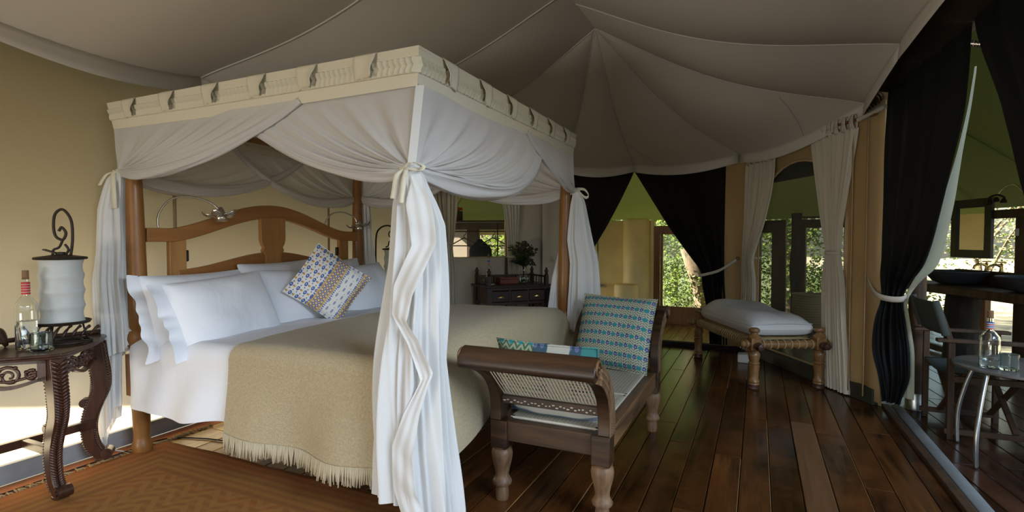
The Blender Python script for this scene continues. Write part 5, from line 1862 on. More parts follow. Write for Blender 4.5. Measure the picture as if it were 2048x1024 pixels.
cm.grid(cotm(1), 36, 60)
cm.grid(cotm(-1), 36, 60)
cot_m = obj('cot_mattress', cm, M['muslin'], None, kind='structure', smooth=180)
del cot_m['kind']
cot_m.location = (-0.014, 5.02, 0)
cot_m.rotation_euler = (0, 0, radians(27))
tag(cot_m, 'plump crumpled white cotton mattress lying on the rope cot', 'mattress')
pts = []
for i in range(60):
    t = i / 60 * 4
    k, q = int(t), (t % 1) * 2 - 1
    a, b = [(q, -1), (1, q), (-q, 1), (-1, -q)][k]
    rc = 1 - 0.035 * (abs(a * b)) ** 6
    pts.append((CW / 2 + a * rc * (CW / 2 - 0.008), CL / 2 + 0.02 + b * rc * (CL / 2 - 0.038), 0.548 + 0.012 * sin(3 * t)))
obj('piping', MB().tube(pts, 0.005, 6, closed=True), M['muslin'], cot_m, smooth=180)
tag(obj('folded_cloth', MB().box((-0.11, 6.10, 0.045), (0.13, 0.14, 0.09)), M['muslin'], bevel=0.012), 'small white folded cloth on the floor under the cot', 'cloth')

# ================================================================== WRITING DESK
dk_ = thing('writing_desk', 'small dark wooden writing desk with a spindle gallery and three drawers by the window', 'desk', (-2.755, 5.302, 0), atan2(0.763, 0.647))
# local x along the front, local y away from the room towards the wall
DW, DD, DH = 0.80, 0.44, 0.765
obj('top', MB().box((DW / 2, DD / 2, DH - 0.011), (DW + 0.05, DD + 0.05, 0.022)), M['desk'], dk_, bevel=0.005)
DLEG = [(0.018, 0.0), (0.024, 0.03), (0.030, 0.10), (0.034, 0.22), (0.036, 0.30), (0.026, 0.32), (0.040, 0.345), (0.040, 0.365), (0.028, 0.385), (0.036, 0.42), (0.040, 0.46), (0.034, 0.50), (0.038, 0.515)]
for x in (0.03, DW - 0.03):
    for y in (0.03, DD - 0.03):
        lg = obj('leg', MB().lathe(DLEG, 16), M['desk'], dk_, smooth=45)
        lg.location = (x, y, 0)
        obj('corner_block', MB().box((0, 0, 0.635), (0.062, 0.062, 0.22)), M['desk'], lg, bevel=0.003)
for nm, a, b in (('side_panel', (0.03, 0.05, 0.65), (0.03, DD - 0.05, 0.65)), ('side_panel', (DW - 0.03, 0.05, 0.65), (DW - 0.03, DD - 0.05, 0.65)), ('back_panel', (0.05, DD - 0.03, 0.65), (DW - 0.05, DD - 0.03, 0.65))):
    obj(nm, MB().bar(a, b, 0.03, 0.17), M['desk'], dk_, bevel=0.003)
ff = MB()
for a, b, w, h in (((0.05, 0.03, 0.727), (DW - 0.05, 0.03, 0.727), 0.04, 0.034), ((0.05, 0.03, 0.557), (DW - 0.05, 0.03, 0.557), 0.04, 0.030)):
    ff.bar(a, b, w, h)
for x in (0.287, 0.52):
    ff.box((x, 0.03, 0.64), (0.022, 0.04, 0.15))
obj('drawer_frame', ff, M['desk'], dk_, bevel=0.002)
for x0, x1 in ((0.062, 0.275), (0.299, 0.508), (0.532, 0.738)):
    dr = obj('drawer', MB().box(((x0 + x1) / 2, 0.028, 0.640), (x1 - x0, 0.045, 0.122)), M['desk'], dk_, bevel=0.004)
    cx_ = (x0 + x1) / 2
    cup = MB().grid(lambda u, v: (cx_ + 0.042 * cos(pi * u), 0.004 - 0.018 * sin(pi * u) * sin(pi / 2 * v) - 0.001, 0.625 + 0.030 * sin(pi * u) * cos(pi / 2 * v)), 14, 6)
    obj('cup_handle', cup, M['brass'], dr, smooth=180, solid=0.003, label='brass cup handle')
gal = [((0.03, 0.03), (0.03, DD - 0.03), 5), ((0.03, DD - 0.03), (DW - 0.03, DD - 0.03), 12), ((DW - 0.03, DD - 0.03), (DW - 0.03, 0.03), 5)]
for (x, y) in ((0.03, 0.03), (0.03, DD - 0.03), (DW - 0.03, DD - 0.03), (DW - 0.03, 0.03)):
    gp = MB().box((x, y, DH + 0.055), (0.040, 0.040, 0.11)).lathe([(0.016, 0.11), (0.024, 0.118), (0.015, 0.128), (0.018, 0.14), (0.024, 0.152), (0.022, 0.165), (0.012, 0.176), (0.010, 0.185), (0.016, 0.192), (0.0, 0.198)], 12, (x, y, DH))
    obj('gallery_post', gp, M['desk'], dk_, smooth=40)
sp_ = [(0.006, 0.0), (0.010, 0.012), (0.006, 0.024), (0.011, 0.038), (0.006, 0.052), (0.010, 0.066), (0.006, 0.078)]
for a, b, n_ in gal:
    obj('gallery_rail', MB().bar((*a, DH + 0.090), (*b, DH + 0.090), 0.022, 0.020), M['desk'], dk_, bevel=0.002)
    for i in range(n_):
        x, y = lerp(a[0], b[0], (i + 0.75) / (n_ + 0.5)), lerp(a[1], b[1], (i + 0.75) / (n_ + 0.5))
        s_ = obj('spindle', MB().lathe(sp_, 8), M['desk'], dk_, smooth=60)
        s_.location = (x, y, DH + 0.002)

# ================================================================== CARVED CONSOLE TABLE
cs = thing('console_table', 'dark carved half-round console table with leafy cabriole legs at the left wall', 'table', (-3.28, 1.42, 0))
TH = 0.74
top = [(-0.30, 0.43), (-0.16, 0.385), (-0.02, 0.27), (0.10, 0.14), (0.175, 0.045), (0.195, 0.0), (0.175, -0.045), (0.10, -0.14), (-0.02, -0.27), (-0.16, -0.385), (-0.30, -0.43)]
tm = MB()
tm.prism(top, (0, 0, TH - 0.014), (1, 0, 0), (0, 1, 0), (0, 0, 0.014))
tm.prism([(a * 0.965, b * 0.965) for a, b in top], (0, 0, TH - 0.026), (1, 0, 0), (0, 1, 0), (0, 0, 0.012))
obj('top', tm, M['dark'], cs, smooth=30, bevel=0.004)


def cabriole(x, y, ang, name='leg'):
    """carved leg: square knee, S-curved shaft with leaf scales along its edge, scroll foot"""
    d = Vector((cos(ang), sin(ang), 0))
    s = Vector((-d.y, d.x, 0))
    path = [(0.0, 0.71), (0.014, 0.60), (0.028, 0.50), (0.026, 0.42), (-0.004, 0.34), (-0.028, 0.26), (-0.034, 0.18), (-0.020, 0.10), (0.008, 0.048), (0.026, 0.020)]
    P = spline([(a, b, 0) for a, b in path], 6)
    mb = MB()
    k = len(P)
    vs = []
    for i, p in enumerate(P):
        t = (P[min(i + 1, k - 1)] - P[max(i - 1, 0)]).normalized()
        n = Vector((t.y, -t.x, 0))
        w = lerp(0.040, 0.022, i / k)
        h = lerp(0.036, 0.022, i / k)
        for a, b in ((-w, -h), (w, -h), (w, h), (-w, h)):
            q = p + n * a
            vs.append(d * q.x + s * b + Vector((0, 0, q.y)))
    fs = [(4 * i + j, 4 * i + (j + 1) % 4, 4 * i + 4 + (j + 1) % 4, 4 * i + 4 + j) for i in range(k - 1) for j in range(4)] + [(0, 1, 2, 3), (4 * k - 1, 4 * k - 2, 4 * k - 3, 4 * k - 4)]
    mb.add(vs, fs)
    lg = obj(name, mb, M['dark'], cs, smooth=50, bevel=0.004)
    lg.location = (x, y, 0)
    # leaf scales: a row of little lobes down both outer edges and a midrib
    sc = MB()
    for i in range(2, k - 8):
        p = P[i]
        t = (P[i + 1] - P[i - 1]).normalized()
        n = Vector((t.y, -t.x, 0))
        w = lerp(0.040, 0.022, i / k)
        for b in (-1, 1):
            q = p + n * (w + 0.003)
            c = d * q.x + s * (b * lerp(0.028, 0.016, i / k)) + Vector((0, 0, q.y))
            sc.sphere(c, 0.013, 6, 4, (0.8, 0.8, 0.6))
        # slanting leaflets on the front face
        mid = d * (p.x + w + 0.002) + Vector((0, 0, p.y))
        for b in (-1, 1):
            sc.tube([mid - Vector((0, 0, 0.004)), mid + s * (b * lerp(0.017, 0.010, i / k)) + Vector((0, 0, 0.006)), mid + s * (b * lerp(0.033, 0.020, i / k)) + Vector((0, 0, 0.022))], [0.006, 0.0085, 0.004], 5)
    obj('leaf_carving', sc, M['dark'], lg, smooth=180, kind='stuff')
    # knee scroll and foot scroll
    kn = MB()
    c0 = d * (-0.050) + Vector((0, 0, 0.355))
    for r_, zz in ((0.026, 0), (0.017, 0)):
        kn.tube([c0 - s * (0.030 if r_ < 0.02 else 0.024), c0 + s * (0.030 if r_ < 0.02 else 0.024)], r_, 14)
    obj('knee_scroll', kn, M['dark'], lg, smooth=40, kind='stuff')
    kn = MB()
    c0 = d * 0.050 + Vector((0, 0, 0.050))
    kn.tube([c0 - s * 0.032, c0 + s * 0.032], 0.030, 16)
    kn.tube([c0 - s * 0.038, c0 + s * 0.038], 0.016, 12)
    obj('foot_scroll', kn, M['dark'], lg, smooth=40, kind='stuff')
    obj('foot', MB().box(d * 0.020 + Vector((0, 0, 0.012)), (0.055, 0.055, 0.024), Matrix((d, s, Vector((0, 0, 1)))).transposed()), M['dark'], lg, bevel=0.003)


cabriole(0.125, 0.0, 0.0)
cabriole(-0.205, 0.345, radians(50))
cabriole(-0.205, -0.345, radians(-50))


def apron(a, b, h0, holes=True):
    """pierced scroll apron between two plan points"""
    a, b = Vector((*a, 0)), Vector((*b, 0))
    u = (b - a).normalized()
    L = (b - a).length
    n = Vector((-u.y, u.x, 0))
    fr_ = MB()
    up_, lo_ = [], []
    for i in range(17):
        t = i / 16
        up_.append((L * t, TH - 0.026))
        lo_.append((L * t, TH - 0.125 - h0 * sin(pi * t) ** 2 + 0.018 * sin(2 * pi * t)))
    band_t = [(x, TH - 0.046) for x, _ in up_]
    fr_.prism(up_ + band_t[::-1], a - n * 0.012, u, (0, 0, 1), n * 0.024)
    fr_.prism([(x, z + 0.016) for x, z in lo_] + lo_[::-1], a - n * 0.012, u, (0, 0, 1), n * 0.024)
    for x0, x1 in ((0, 0.035), (L - 0.035, L)):
        fr_.prism([(x0, TH - 0.03), (x1, TH - 0.03), (x1, TH - 0.135), (x0, TH - 0.135)], a - n * 0.012, u, (0, 0, 1), n * 0.024)
    ap = obj('apron', fr_, M['dark'], cs, smooth=30)
    vi = MB()
    for c_, r0, sg, ph in ((L * 0.32, 0.044, 1, 0.2), (L * 0.66, 0.048, -1, 2.6), (L * 0.5, 0.026, 1, 4.0), (L * 0.86, 0.026, 1, 1.0), (L * 0.14, 0.026, -1, 1.0)):
        pts = []
        for i in range(26):
            t = i / 25
            an = ph + sg * t * 3.3 * pi
            r = r0 * (1 - 0.80 * t)
            pts.append(a + u * (c_ + r * cos(an)) + Vector((0, 0, TH - 0.092 - h0 * 0.30 + r * sin(an))))
        vi.tube(pts, [0.009 * (1 - 0.35 * i / 25) for i in range(26)], 6)
        for i in (4, 9, 14):
            vi.sphere(pts[i] + Vector((0, 0, 0.006)), 0.013, 6, 4, (1.3, 0.7, 0.8))
    vi.tube(spline([a + u * (L * t) + Vector((0, 0, TH - 0.085 - h0 * 0.3 + 0.035 * sin(2 * pi * t + 0.6))) for t in (0.03, 0.2, 0.4, 0.6, 0.8, 0.97)], 5), 0.008, 6)
    obj('scroll_carving', vi, M['dark'], ap, smooth=180, kind='stuff')


apron((0.125, 0.03), (-0.19, 0.335), 0.035)
apron((-0.19, -0.335), (0.125, -0.03), 0.035)
obj('stretcher', MB().bar((-0.195, -0.33, 0.235), (-0.195, 0.33, 0.235), 0.035, 0.045), M['dark'], cs, bevel=0.003)
obj('stretcher', MB().bar((-0.18, 0.0, 0.235), (0.11, 0.0, 0.235), 0.032, 0.04), M['dark'], cs, bevel=0.003)
# carved gallery along the back edge: leaves on a sweeping rail
gv = MB()
for sg in (-1, 1):
    for i in range(9):
        t = i / 8
        y = sg * (0.03 + 0.36 * t)
        h = 0.075 * (1 - 0.75 * t) + 0.012
        x = -0.262 + 0.012 * t

        def lf(u, v):
            w = 0.034 * sin(pi * min(0.98, 0.08 + 0.9 * v)) ** 0.8
            yy = y + sg * 0.045 * v + w * (u - 0.5) * 0.8
            return (x + 0.010 * sin(pi * u), yy, TH + 0.006 + h * sin(pi / 2 * v) + (u - 0.5) * w * 0.9)
        gv.grid(lf, 4, 8)
obj('gallery_leaves', gv, M['dark'], cs, smooth=180, solid=0.010, kind='stuff')
obj('gallery_rail', MB().tube(spline([(-0.262, -0.40, TH + 0.012), (-0.262, -0.22, TH + 0.018), (-0.262, 0, TH + 0.030), (-0.262, 0.22, TH + 0.018), (-0.262, 0.40, TH + 0.012)], 8), 0.013, 8), M['dark'], cs, smooth=180)
# far bedside table, mostly hidden behind the drapes
fs_ = thing('bedside_table', 'dark bedside table on the far side of the bed, almost hidden behind drapes', 'table', (-3.25, 4.45, 0))
obj('top', MB().box((0, 0, 0.73), (0.55, 0.5, 0.025)), M['dark'], fs_, bevel=0.005)
for x in (-0.22, 0.22):
    for y in (-0.2, 0.2):
        obj('leg', MB().lathe([(0.02, 0), (0.03, 0.1), (0.022, 0.3), (0.032, 0.5), (0.026, 0.72)], 12, (x, y, 0)), M['dark'], fs_, smooth=60)

# ================================================================== SMALL THINGS
def bottle(loc, label, bands, mat='glass', r=0.043, body=0.19, cork=True, water=0.0, name='glass_bottle', neck='white', nl=0.10):
    b = thing(name, label, 'bottle', loc)
    h = body
    prof = [(0.0, 0.004), (r * 0.9, 0.002), (r, 0.008), (r, h), (r * 0.93, h + 0.018), (r * 0.62, h + 0.042), (r * 0.36, h + 0.056), (r * 0.33, h + 0.06), (r * 0.33, h + 0.06 + nl)]
    inner = [(a - 0.0035 if a > 0.004 else 0.0, z + (0.005 if i < 3 else 0)) for i, (a, z) in enumerate(prof)]
    obj('glass_body', MB().lathe(prof + inner[::-1], 28), M[mat], b, smooth=50)
    z = h + 0.064
    for c, hh in bands:
        obj('neck_band', MB().lathe([(r * 0.35, z), (r * 0.385, z + 0.001), (r * 0.385, z + hh - 0.001), (r * 0.35, z + hh)], 16), M[c], b, smooth=40)
        z += hh
    if cork:
        obj('cork', MB().lathe([(r * 0.29, h + 0.055 + nl), (r * 0.30, h + 0.062 + nl), (r * 0.30, h + 0.098 + nl), (r * 0.26, h + 0.10 + nl)], 12), M['cork'], b, smooth=40)
    if water:
        obj('water', MB().lathe([(0.0, 0.011), (r - 0.006, 0.011), (r - 0.0045, 0.016), (r - 0.0045, water), (0.0, water)], 24), M['water'], b, smooth=40)
    return b


def tumbler(loc, label, r=0.046, h=0.092):
    prof = [(0.0, 0.0), (r * 0.95, 0.0), (r, 0.006)] + [(r * (1.0 + 0.012 * (k % 2)), 0.012 + k * (h - 0.02) / 9) for k in range(10)] + [(r, h), (r - 0.003, h + 0.001), (r - 0.004, h - 0.002), (r - 0.005, 0.014), (0.0, 0.012)]
    o = obj('tumbler', MB().lathe(prof, 24), M['glass_green'], None, smooth=60)
    o.location = loc
    return tag(o, label, 'glass')


bottle((-3.345, 1.395, 0.742), 'clear water bottle with red-banded neck and cork on the carved console table', [('red', 0.010), ('white', 0.003), ('red', 0.010), ('white', 0.003), ('red', 0.010), ('white', 0.003), ('red', 0.010), ('white', 0.003), ('red', 0.010)], r=0.046, body=0.215, water=0.145, nl=0.085)
tumbler((-3.255, 1.415, 0.742), 'greenish ribbed tumbler beside the red-banded bottle on the console table', 0.047, 0.088)


def lantern(loc, label, rz=0.0, arch=False):
    t = thing('lantern', label, 'lantern', loc, rz)
    prof = []
    for k in range(4):
        z0, z1 = 0.115 + k * 0.0835, 0.115 + (k + 1) * 0.0835
        for i in range(7):
            q = i / 7
            prof.append((0.098 - 0.010 * sin(pi * q) + (0.002 if k in (1, 2) else 0.0), lerp(z0, z1, q)))
    prof.append((0.098, 0.449))
    obj('shade', MB().lathe(prof, 32), M['lantern'], t, smooth=60, solid=0.003)
    obj('top_plate', MB().lathe([(0.112, 0.449), (0.116, 0.455), (0.112, 0.462), (0.06, 0.470), (0.022, 0.476), (0.020, 0.488), (0.0, 0.49)], 32), M['iron'], t, smooth=40)
    obj('tray', MB().lathe([(0.09, 0.100), (0.118, 0.104), (0.126, 0.118), (0.120, 0.121), (0.112, 0.112), (0.0, 0.110)], 32), M['iron'], t, smooth=40)
    if arch:
        # tall hooked stand with a hanging scroll
        st = MB().tube(spline([(-0.17, 0, 0.0), (-0.175, 0, 0.30), (-0.17, 0, 0.58), (-0.13, 0, 0.665), (-0.06, 0, 0.69), (0.0, 0, 0.665), (0.03, 0, 0.61)], 8), 0.008, 8)
        pts = []
        for i in range(30):
            a = i / 29 * 3.2 * pi
            r = 0.045 * (1 - i / 38)
            pts.append((-0.015 + r * cos(a), 0, 0.60 + r * sin(a)))
        st.tube(pts, 0.006, 6)
        st.tube(spline([(0.03, 0, 0.60), (-0.01, 0, 0.555), (-0.045, 0, 0.53), (-0.055, 0, 0.49), (-0.08, 0, 0.475)], 6), 0.006, 6)
        st.tube(spline([(0.03, 0, 0.60), (0.05, 0, 0.55), (0.055, 0, 0.50), (0.08, 0, 0.475)], 6), 0.006, 6)
        obj('hooked_stand', st, M['iron'], t, smooth=180)
    else:
        hd = MB()
        hd.tube(spline([(0.045, 0, 0.47), (0.055, 0, 0.56), (0.05, 0, 0.66), (0.015, 0, 0.715), (-0.02, 0, 0.69), (-0.028, 0, 0.62), (-0.018, 0, 0.57), (0.012, 0, 0.555), (0.026, 0, 0.59), (0.008, 0, 0.62), (-0.005, 0, 0.60)], 8), 0.007, 7)
        hd.tube(spline([(-0.035, 0, 0.47), (-0.03, 0, 0.50), (-0.005, 0, 0.515), (0.012, 0, 0.555)], 8), 0.006, 7)
        hd.tube(spline([(0.02, 0, 0.47), (0.035, 0, 0.50), (0.02, 0, 0.53)], 8), 0.006, 7)
        obj('handle', hd, M['iron'], t, smooth=180)
        obj('hook_plate', MB().box((-0.045, 0.0, 0.492), (0.06, 0.035, 0.006), Matrix.Rotation(0.35, 3, 'Y')), M['iron'], t)
        bs = MB()
        bs.tube([(0.125 * cos(a), 0.105 * sin(a), 0.008) for a in [2 * pi * i / 36 for i in range(36)]], 0.008, 8, closed=True)
        bs.tube([(0.085 * cos(a), 0.07 * sin(a), 0.010) for a in [2 * pi * i / 36 for i in range(36)]], 0.006, 8, closed=True)
        obj('ring_base', bs, M['iron'], t, smooth=180)
        for a in (0.3, 2.4, 4.5):
            obj('stand_leg', MB().tube([(0.105 * cos(a), 0.09 * sin(a), 0.010), (0.085 * cos(a), 0.075 * sin(a), 0.105)], 0.005, 6), M['iron'], t, smooth=180)
    return t


lantern((-3.385, 1.565, 0.742), 'white barrel lantern with wrought iron handle on the carved console table', 0.75)
lantern((-3.29, 4.31, 0.743), 'white lantern on a hooked iron stand beyond the bed, behind the drapes', 0.6, True)
# rug
ru = MB()
rx, ry = -2.26, 1.275


def rugf(u, v):
    x, y = lerp(-1.15, 1.15, u), lerp(-0.85, 0.85, v)
    return (x + 0.004 * sin(9 * y), y + 0.006 * sin(7 * x), 0.006 + 0.004 * noise.noise(Vector((x * 5, y * 5, 2))))


ru.grid(rugf, 60, 50)
rug = obj('rug', ru, M['rug'], None, kind='structure', smooth=180, solid=0.008)
del rug['kind']
rug.location = (rx, ry, 0)
tag(rug, 'worn rust and olive striped kilim rug lying between bed and console table', 'rug')
fg_ = MB()
for i in range(130):
    y = lerp(-0.845, 0.845, i / 109) + random.uniform(-0.005, 0.005)
    l = random.uniform(0.03, 0.065)
    c = random.uniform(-0.03, 0.03)
    fg_.tube([(-1.15, y, 0.008), (-1.15 - l * 0.5, y + c * 0.4, 0.010), (-1.15 - l, y + c, 0.006)], [0.005, 0.0055, 0.003], 5)
obj('fringe', fg_, M['rug_fringe'], rug, smooth=180, kind='stuff')
# electric cable from the bed to the wall
cb_ = MB().tube(spline([(-2.50, 2.42, 0.006), (-2.75, 2.40, 0.006), (-3.0, 2.30, 0.006), (-3.25, 2.25, 0.006), (-3.46, 2.15, 0.006), (-3.475, 1.95, 0.006), (-3.47, 1.6, 0.006), (-3.46, 1.25, 0.007), (-3.50, 0.9, 0.006)], 10), 0.0045, 6)
tag(obj('electric_cable', cb_, M['under'], smooth=180), 'thin dark electric cable lying along the floor edge under the bed', 'cable')
wc = MB().tube(spline([(-3.57, 1.80, 0.62), (-3.575, 1.78, 0.40), (-3.56, 1.76, 0.25), (-3.50, 1.80, 0.08), (-3.47, 1.90, 0.012)], 8), 0.004, 6)
tag(obj('wall_cable', wc, M['strap'], smooth=180), 'thin pale cable dangling by the canvas wall behind the left drape', 'cable')

# on the desk
def at_desk(x, y, z):
    return tuple(dk_.matrix_basis @ Vector((x, y, z)))


bottle(at_desk(0.14, 0.31, 0.767), 'clear bottle with blue-banded neck and cork on the writing desk', [('red', 0.012), ('white', 0.006), ('blue_band', 0.030)], r=0.038, body=0.17, nl=0.085, water=0.10)
tray = obj('saucer', MB().lathe([(0.0, 0.0), (0.05, 0.0), (0.062, 0.008), (0.058, 0.009), (0.05, 0.004), (0.0, 0.003)], 20), M['paper'], None, smooth=60)
tray.location = at_desk(0.10, 0.17, 0.767)
tag(tray, 'small pale saucer beside the bottle on the writing desk', 'saucer')
bx_ = thing('leather_box', 'red-brown leather box in front of the desk gallery', 'box', at_desk(0.36, 0.27, 0.767), dk_.rotation_euler.z)
obj('body', MB().box((0, 0, 0.026), (0.235, 0.15, 0.052)), M['leather'], bx_, bevel=0.004)
obj('lid', MB().box((0, 0, 0.065), (0.24, 0.155, 0.026)), M['leather'], bx_, bevel=0.005)
vs_ = thing('flower_vase', 'glass vase holding a loose posy of dark green stems and dusky flowers on the desk', 'vase', at_desk(0.575, 0.25, 0.767))
vp = [(0.0, 0.0), (0.045, 0.0), (0.064, 0.02), (0.068, 0.06), (0.058, 0.10), (0.038, 0.135), (0.032, 0.165), (0.036, 0.20), (0.046, 0.225)]
obj('glass', MB().lathe(vp + [(a - 0.003 if a > 0.004 else 0, z + (0.004 if i < 3 else 0)) for i, (a, z) in enumerate(vp)][::-1], 24), M['glass'], vs_, smooth=60)
obj('water', MB().lathe([(0.0, 0.006), (0.058, 0.012), (0.063, 0.03), (0.063, 0.06), (0.055, 0.09), (0.0, 0.09)], 20), M['water'], vs_, smooth=60)
rs = random.Random(5)
stems, lvs, fl_ = MB(), MB(), MB()
for i in range(60):
    a, sp = rs.uniform(0, 2 * pi), rs.uniform(0.02, 0.17)
    h = rs.uniform(0.30, 0.54) - sp * 0.5
    tip = Vector((sp * cos(a), sp * sin(a), h))
    P = spline([(0.02 * cos(a + 2), 0.02 * sin(a + 2), 0.02), (0.014 * cos(a), 0.014 * sin(a), 0.2), tuple(tip * 0.72 + Vector((0, 0, 0.05))), tuple(tip)], 5)
    stems.tube(P, 0.0018, 4)
    for k in range(16):
        t = rs.uniform(0.45, 1.0)
        p = P[int(t * (len(P) - 1))]
        d = Vector((rs.uniform(-1, 1), rs.uniform(-1, 1), rs.uniform(-0.4, 0.8))).normalized()
        s = d.orthogonal().normalized()
        l, w = rs.uniform(0.028, 0.055), rs.uniform(0.007, 0.013)
        lvs.add([p, p + d * l * 0.5 + s * w, p + d * l, p + d * l * 0.5 - s * w], [(0, 1, 2, 3)])
    for k in range(4):
        p = P[-1] + Vector((rs.uniform(-1, 1), rs.uniform(-1, 1), rs.uniform(-0.6, 1))) * 0.022
        fl_.sphere(p, rs.uniform(0.005, 0.010), 5, 4)
for k in range(2):
    lvs.tube(spline([(0.02, -0.01, 0.22), (0.08, -0.03, 0.24), (0.12, -0.05, 0.20), (0.13, -0.06, 0.10)], 6), [0.004] * 18 + [0.001], 4)
obj('stems', stems, M['leaf_dark'], vs_, smooth=180, kind='stuff')
obj('leaves', lvs, M['leaf_dark'], vs_, smooth=0, kind='stuff')
obj('blossoms', fl_, M['flower'], vs_, smooth=180, kind='stuff')
# dark chair or trunk glimpsed between desk and drapes
tk = MB().box((-2.10, 6.05, 0.36), (0.34, 0.42, 0.72))
tag(obj('storage_trunk', tk, M['coat'], bevel=0.02), 'dark blue-black storage trunk beside the writing desk, behind the drapes', 'trunk')
# wall hook beyond the bed
hk = MB().tube(spline([(-2.42, 6.46, 1.00), (-2.40, 6.43, 1.06), (-2.36, 6.42, 1.03), (-2.34, 6.44, 0.97), (-2.30, 6.46, 0.99)], 6), 0.008, 6)
tag(obj('wall_tie', hk, M['strap'], smooth=180), 'small cloth tie looped on the canvas wall right of the posy', 'tie')

# ================================================================== BEYOND THE DESK WINDOW: the dressing corner
rl_ = thing('clothes_rail', 'thin metal clothes rail seen through the window behind the desk', 'clothes rail', (-4.1, 7.4, 0))
obj('bar', MB().tube([(-4.75, 7.42, 1.42), (-3.55, 7.52, 1.42)], 0.010, 8), M['iron'], rl_, True, smooth=180)
for x, y in ((-4.72, 7.42), (-3.72, 7.505)):
    obj('upright', MB().tube([(x, y, 0.0), (x, y, 1.55)], 0.010, 8), M['iron'], rl_, True, smooth=180)
hg = None
for i, (x, y, rz) in enumerate(((-4.30, 7.46, 0.15), (-3.80, 7.50, 0.5))):
    if hg is None:
        w = MB()
        w.tube(spline([(0.0, 0, 0.0), (0.03, 0, -0.02), (0.025, 0, -0.055), (0.0, 0, -0.07), (0.0, 0, -0.11)], 6), 0.006, 6)
        w.tube([(0, 0, -0.11), (-0.21, 0, -0.22), (-0.20, 0, -0.24), (0.20, 0, -0.24), (0.21, 0, -0.22), (0, 0, -0.11)], 0.009, 6)
        hg = obj('clothes_hanger', w, M['frame_dark'], None, kind='structure', smooth=60)
        del hg['kind']
    else:
        hg = hg.copy()
        COL.objects.link(hg)
    hg.location, hg.rotation_euler = (x, y, 1.43), (0, 0, rz)
    tag(hg, ('empty dark clothes hanger left on the rail, beside the hanging coat', 'empty clothes hanger right of the dark coat, against green leaves')[i], 'hanger', 'clothes hangers on the rail')
ctm = MB()


def coat(u, v):
    a = 2 * pi * u
    w = lerp(0.03, 0.20, sm(0, 0.22, v) ** 0.7) * (1 + 0.05 * sin(5 * a))
    return (-4.02 + w * cos(a), 7.48 + 0.09 * sm(0, 0.2, v) * sin(a), 1.30 - 0.85 * v)


ctm.grid(coat, 30, 24, True)
tag(obj('hanging_coat', ctm, M['coat'], smooth=180), 'dark coat hanging on the rail beyond the desk window', 'coat')
tag(obj('book_stack', MB().box((-4.42, 7.40, 1.68), (0.06, 0.16, 0.16)).box((-4.36, 7.40, 1.675), (0.05, 0.16, 0.15)), M['frame_dark'], bevel=0.003), 'dark upright books on the shelf beyond the desk window', 'books')
bk = bpy.data.objects['book_stack']
obj('red_cover', MB().box((-4.39, 7.40, 1.785), (0.11, 0.15, 0.045)), M['red'], bk, True, label='red book top')
tag(obj('hat_shelf', MB().bar((-4.75, 7.40, 1.585), (-3.55, 7.50, 1.575), 0.26, 0.030), M['frame_dark'], bevel=0.004), 'dark high shelf over the clothes rail beyond the desk window', 'shelf')
# shower riser in the bathroom
sh = thing('shower_riser', 'chrome shower riser pipe with cross tap on the ochre plaster wall', 'shower', (-2.31, 8.25, 0))
obj('riser', MB().tube([(0, 0, 0.56), (0, 0, 1.42)], 0.016, 10), M['steel'], sh, smooth=180)
obj('mixer_bar', MB().tube([(-0.14, 0, 0.56), (0.14, 0, 0.56)], 0.020, 10), M['steel'], sh, smooth=40)
for x in (-0.13, 0.13):
    tp2 = MB().tube([(x, -0.01, 0.56), (x, -0.06, 0.56)], 0.014, 8)
    for a in (0, pi / 2):
        tp2.tube([(x - 0.035 * cos(a), -0.06, 0.56 - 0.035 * sin(a)), (x + 0.035 * cos(a), -0.06, 0.56 + 0.035 * sin(a))], 0.007, 6)
    obj('tap', tp2, M['steel'], sh, smooth=40)
obj('rose_arm', MB().tube(spline([(0, 0, 1.42), (0, -0.03, 1.50), (0, -0.15, 1.54), (0, -0.26, 1.50)], 6), 0.014, 8), M['steel'], sh, smooth=180)
tag(obj('wooden_stool', MB().box((-2.46, 7.4, 0.44), (0.36, 0.26, 0.03)).box((-2.60, 7.4, 0.21), (0.03, 0.24, 0.43)).box((-2.32, 7.4, 0.21), (0.03, 0.24, 0.43)), M['frame_dark'], bevel=0.004), 'small dark wooden stool in the bathroom, seen past the bed drapes', 'stool')

# ================================================================== VERANDA: basket, wash stand, chair, table
bs_ = thing('laundry_basket', 'tall round woven laundry basket on the veranda behind the arched mesh window', 'basket', (0.70, 9.05, -0.015))
prof = []
for k in range(26):
    z = 0.02 + k * 0.46 / 25
    prof.append((0.205 + 0.008 * (k % 2) + 0.012 * sin(pi * k / 25), z))
obj('body', MB().lathe([(0.0, 0.02)] + prof, 36), M['wicker'], bs_, smooth=20)
obj('rim', MB().tube([(0.215 * cos(a), 0.215 * sin(a), 0.485) for a in [2 * pi * i / 30 for i in range(30)]], 0.014, 8, closed=True), M['wicker'], bs_, smooth=180)
sb = MB()
sb.sphere((0.40, 9.02, 0.07), 0.075, 10, 8, (1.2, 1, 1.0)).sphere((0.36, 9.0, 0.16), 0.05, 8, 6).sphere((0.46, 9.04, 0.13), 0.045, 8, 6)
tag(obj('dark_shoe_bundle', sb, M['coat'], smooth=180), 'small dark bundle on the veranda floor left of the laundry basket', 'bundle')

VP0, VU = Vector((1.62, 6.98, 0)), Vector((0.347, -0.938, 0)).normalized()
VN = Vector((0.938, 0.347, 0)).normalized()
vr = Matrix((VU, VN, Vector((0, 0, 1)))).transposed()


def vpt(s, d, z):
    return VP0 + VU * s + VN * d + Vector((0, 0, z))


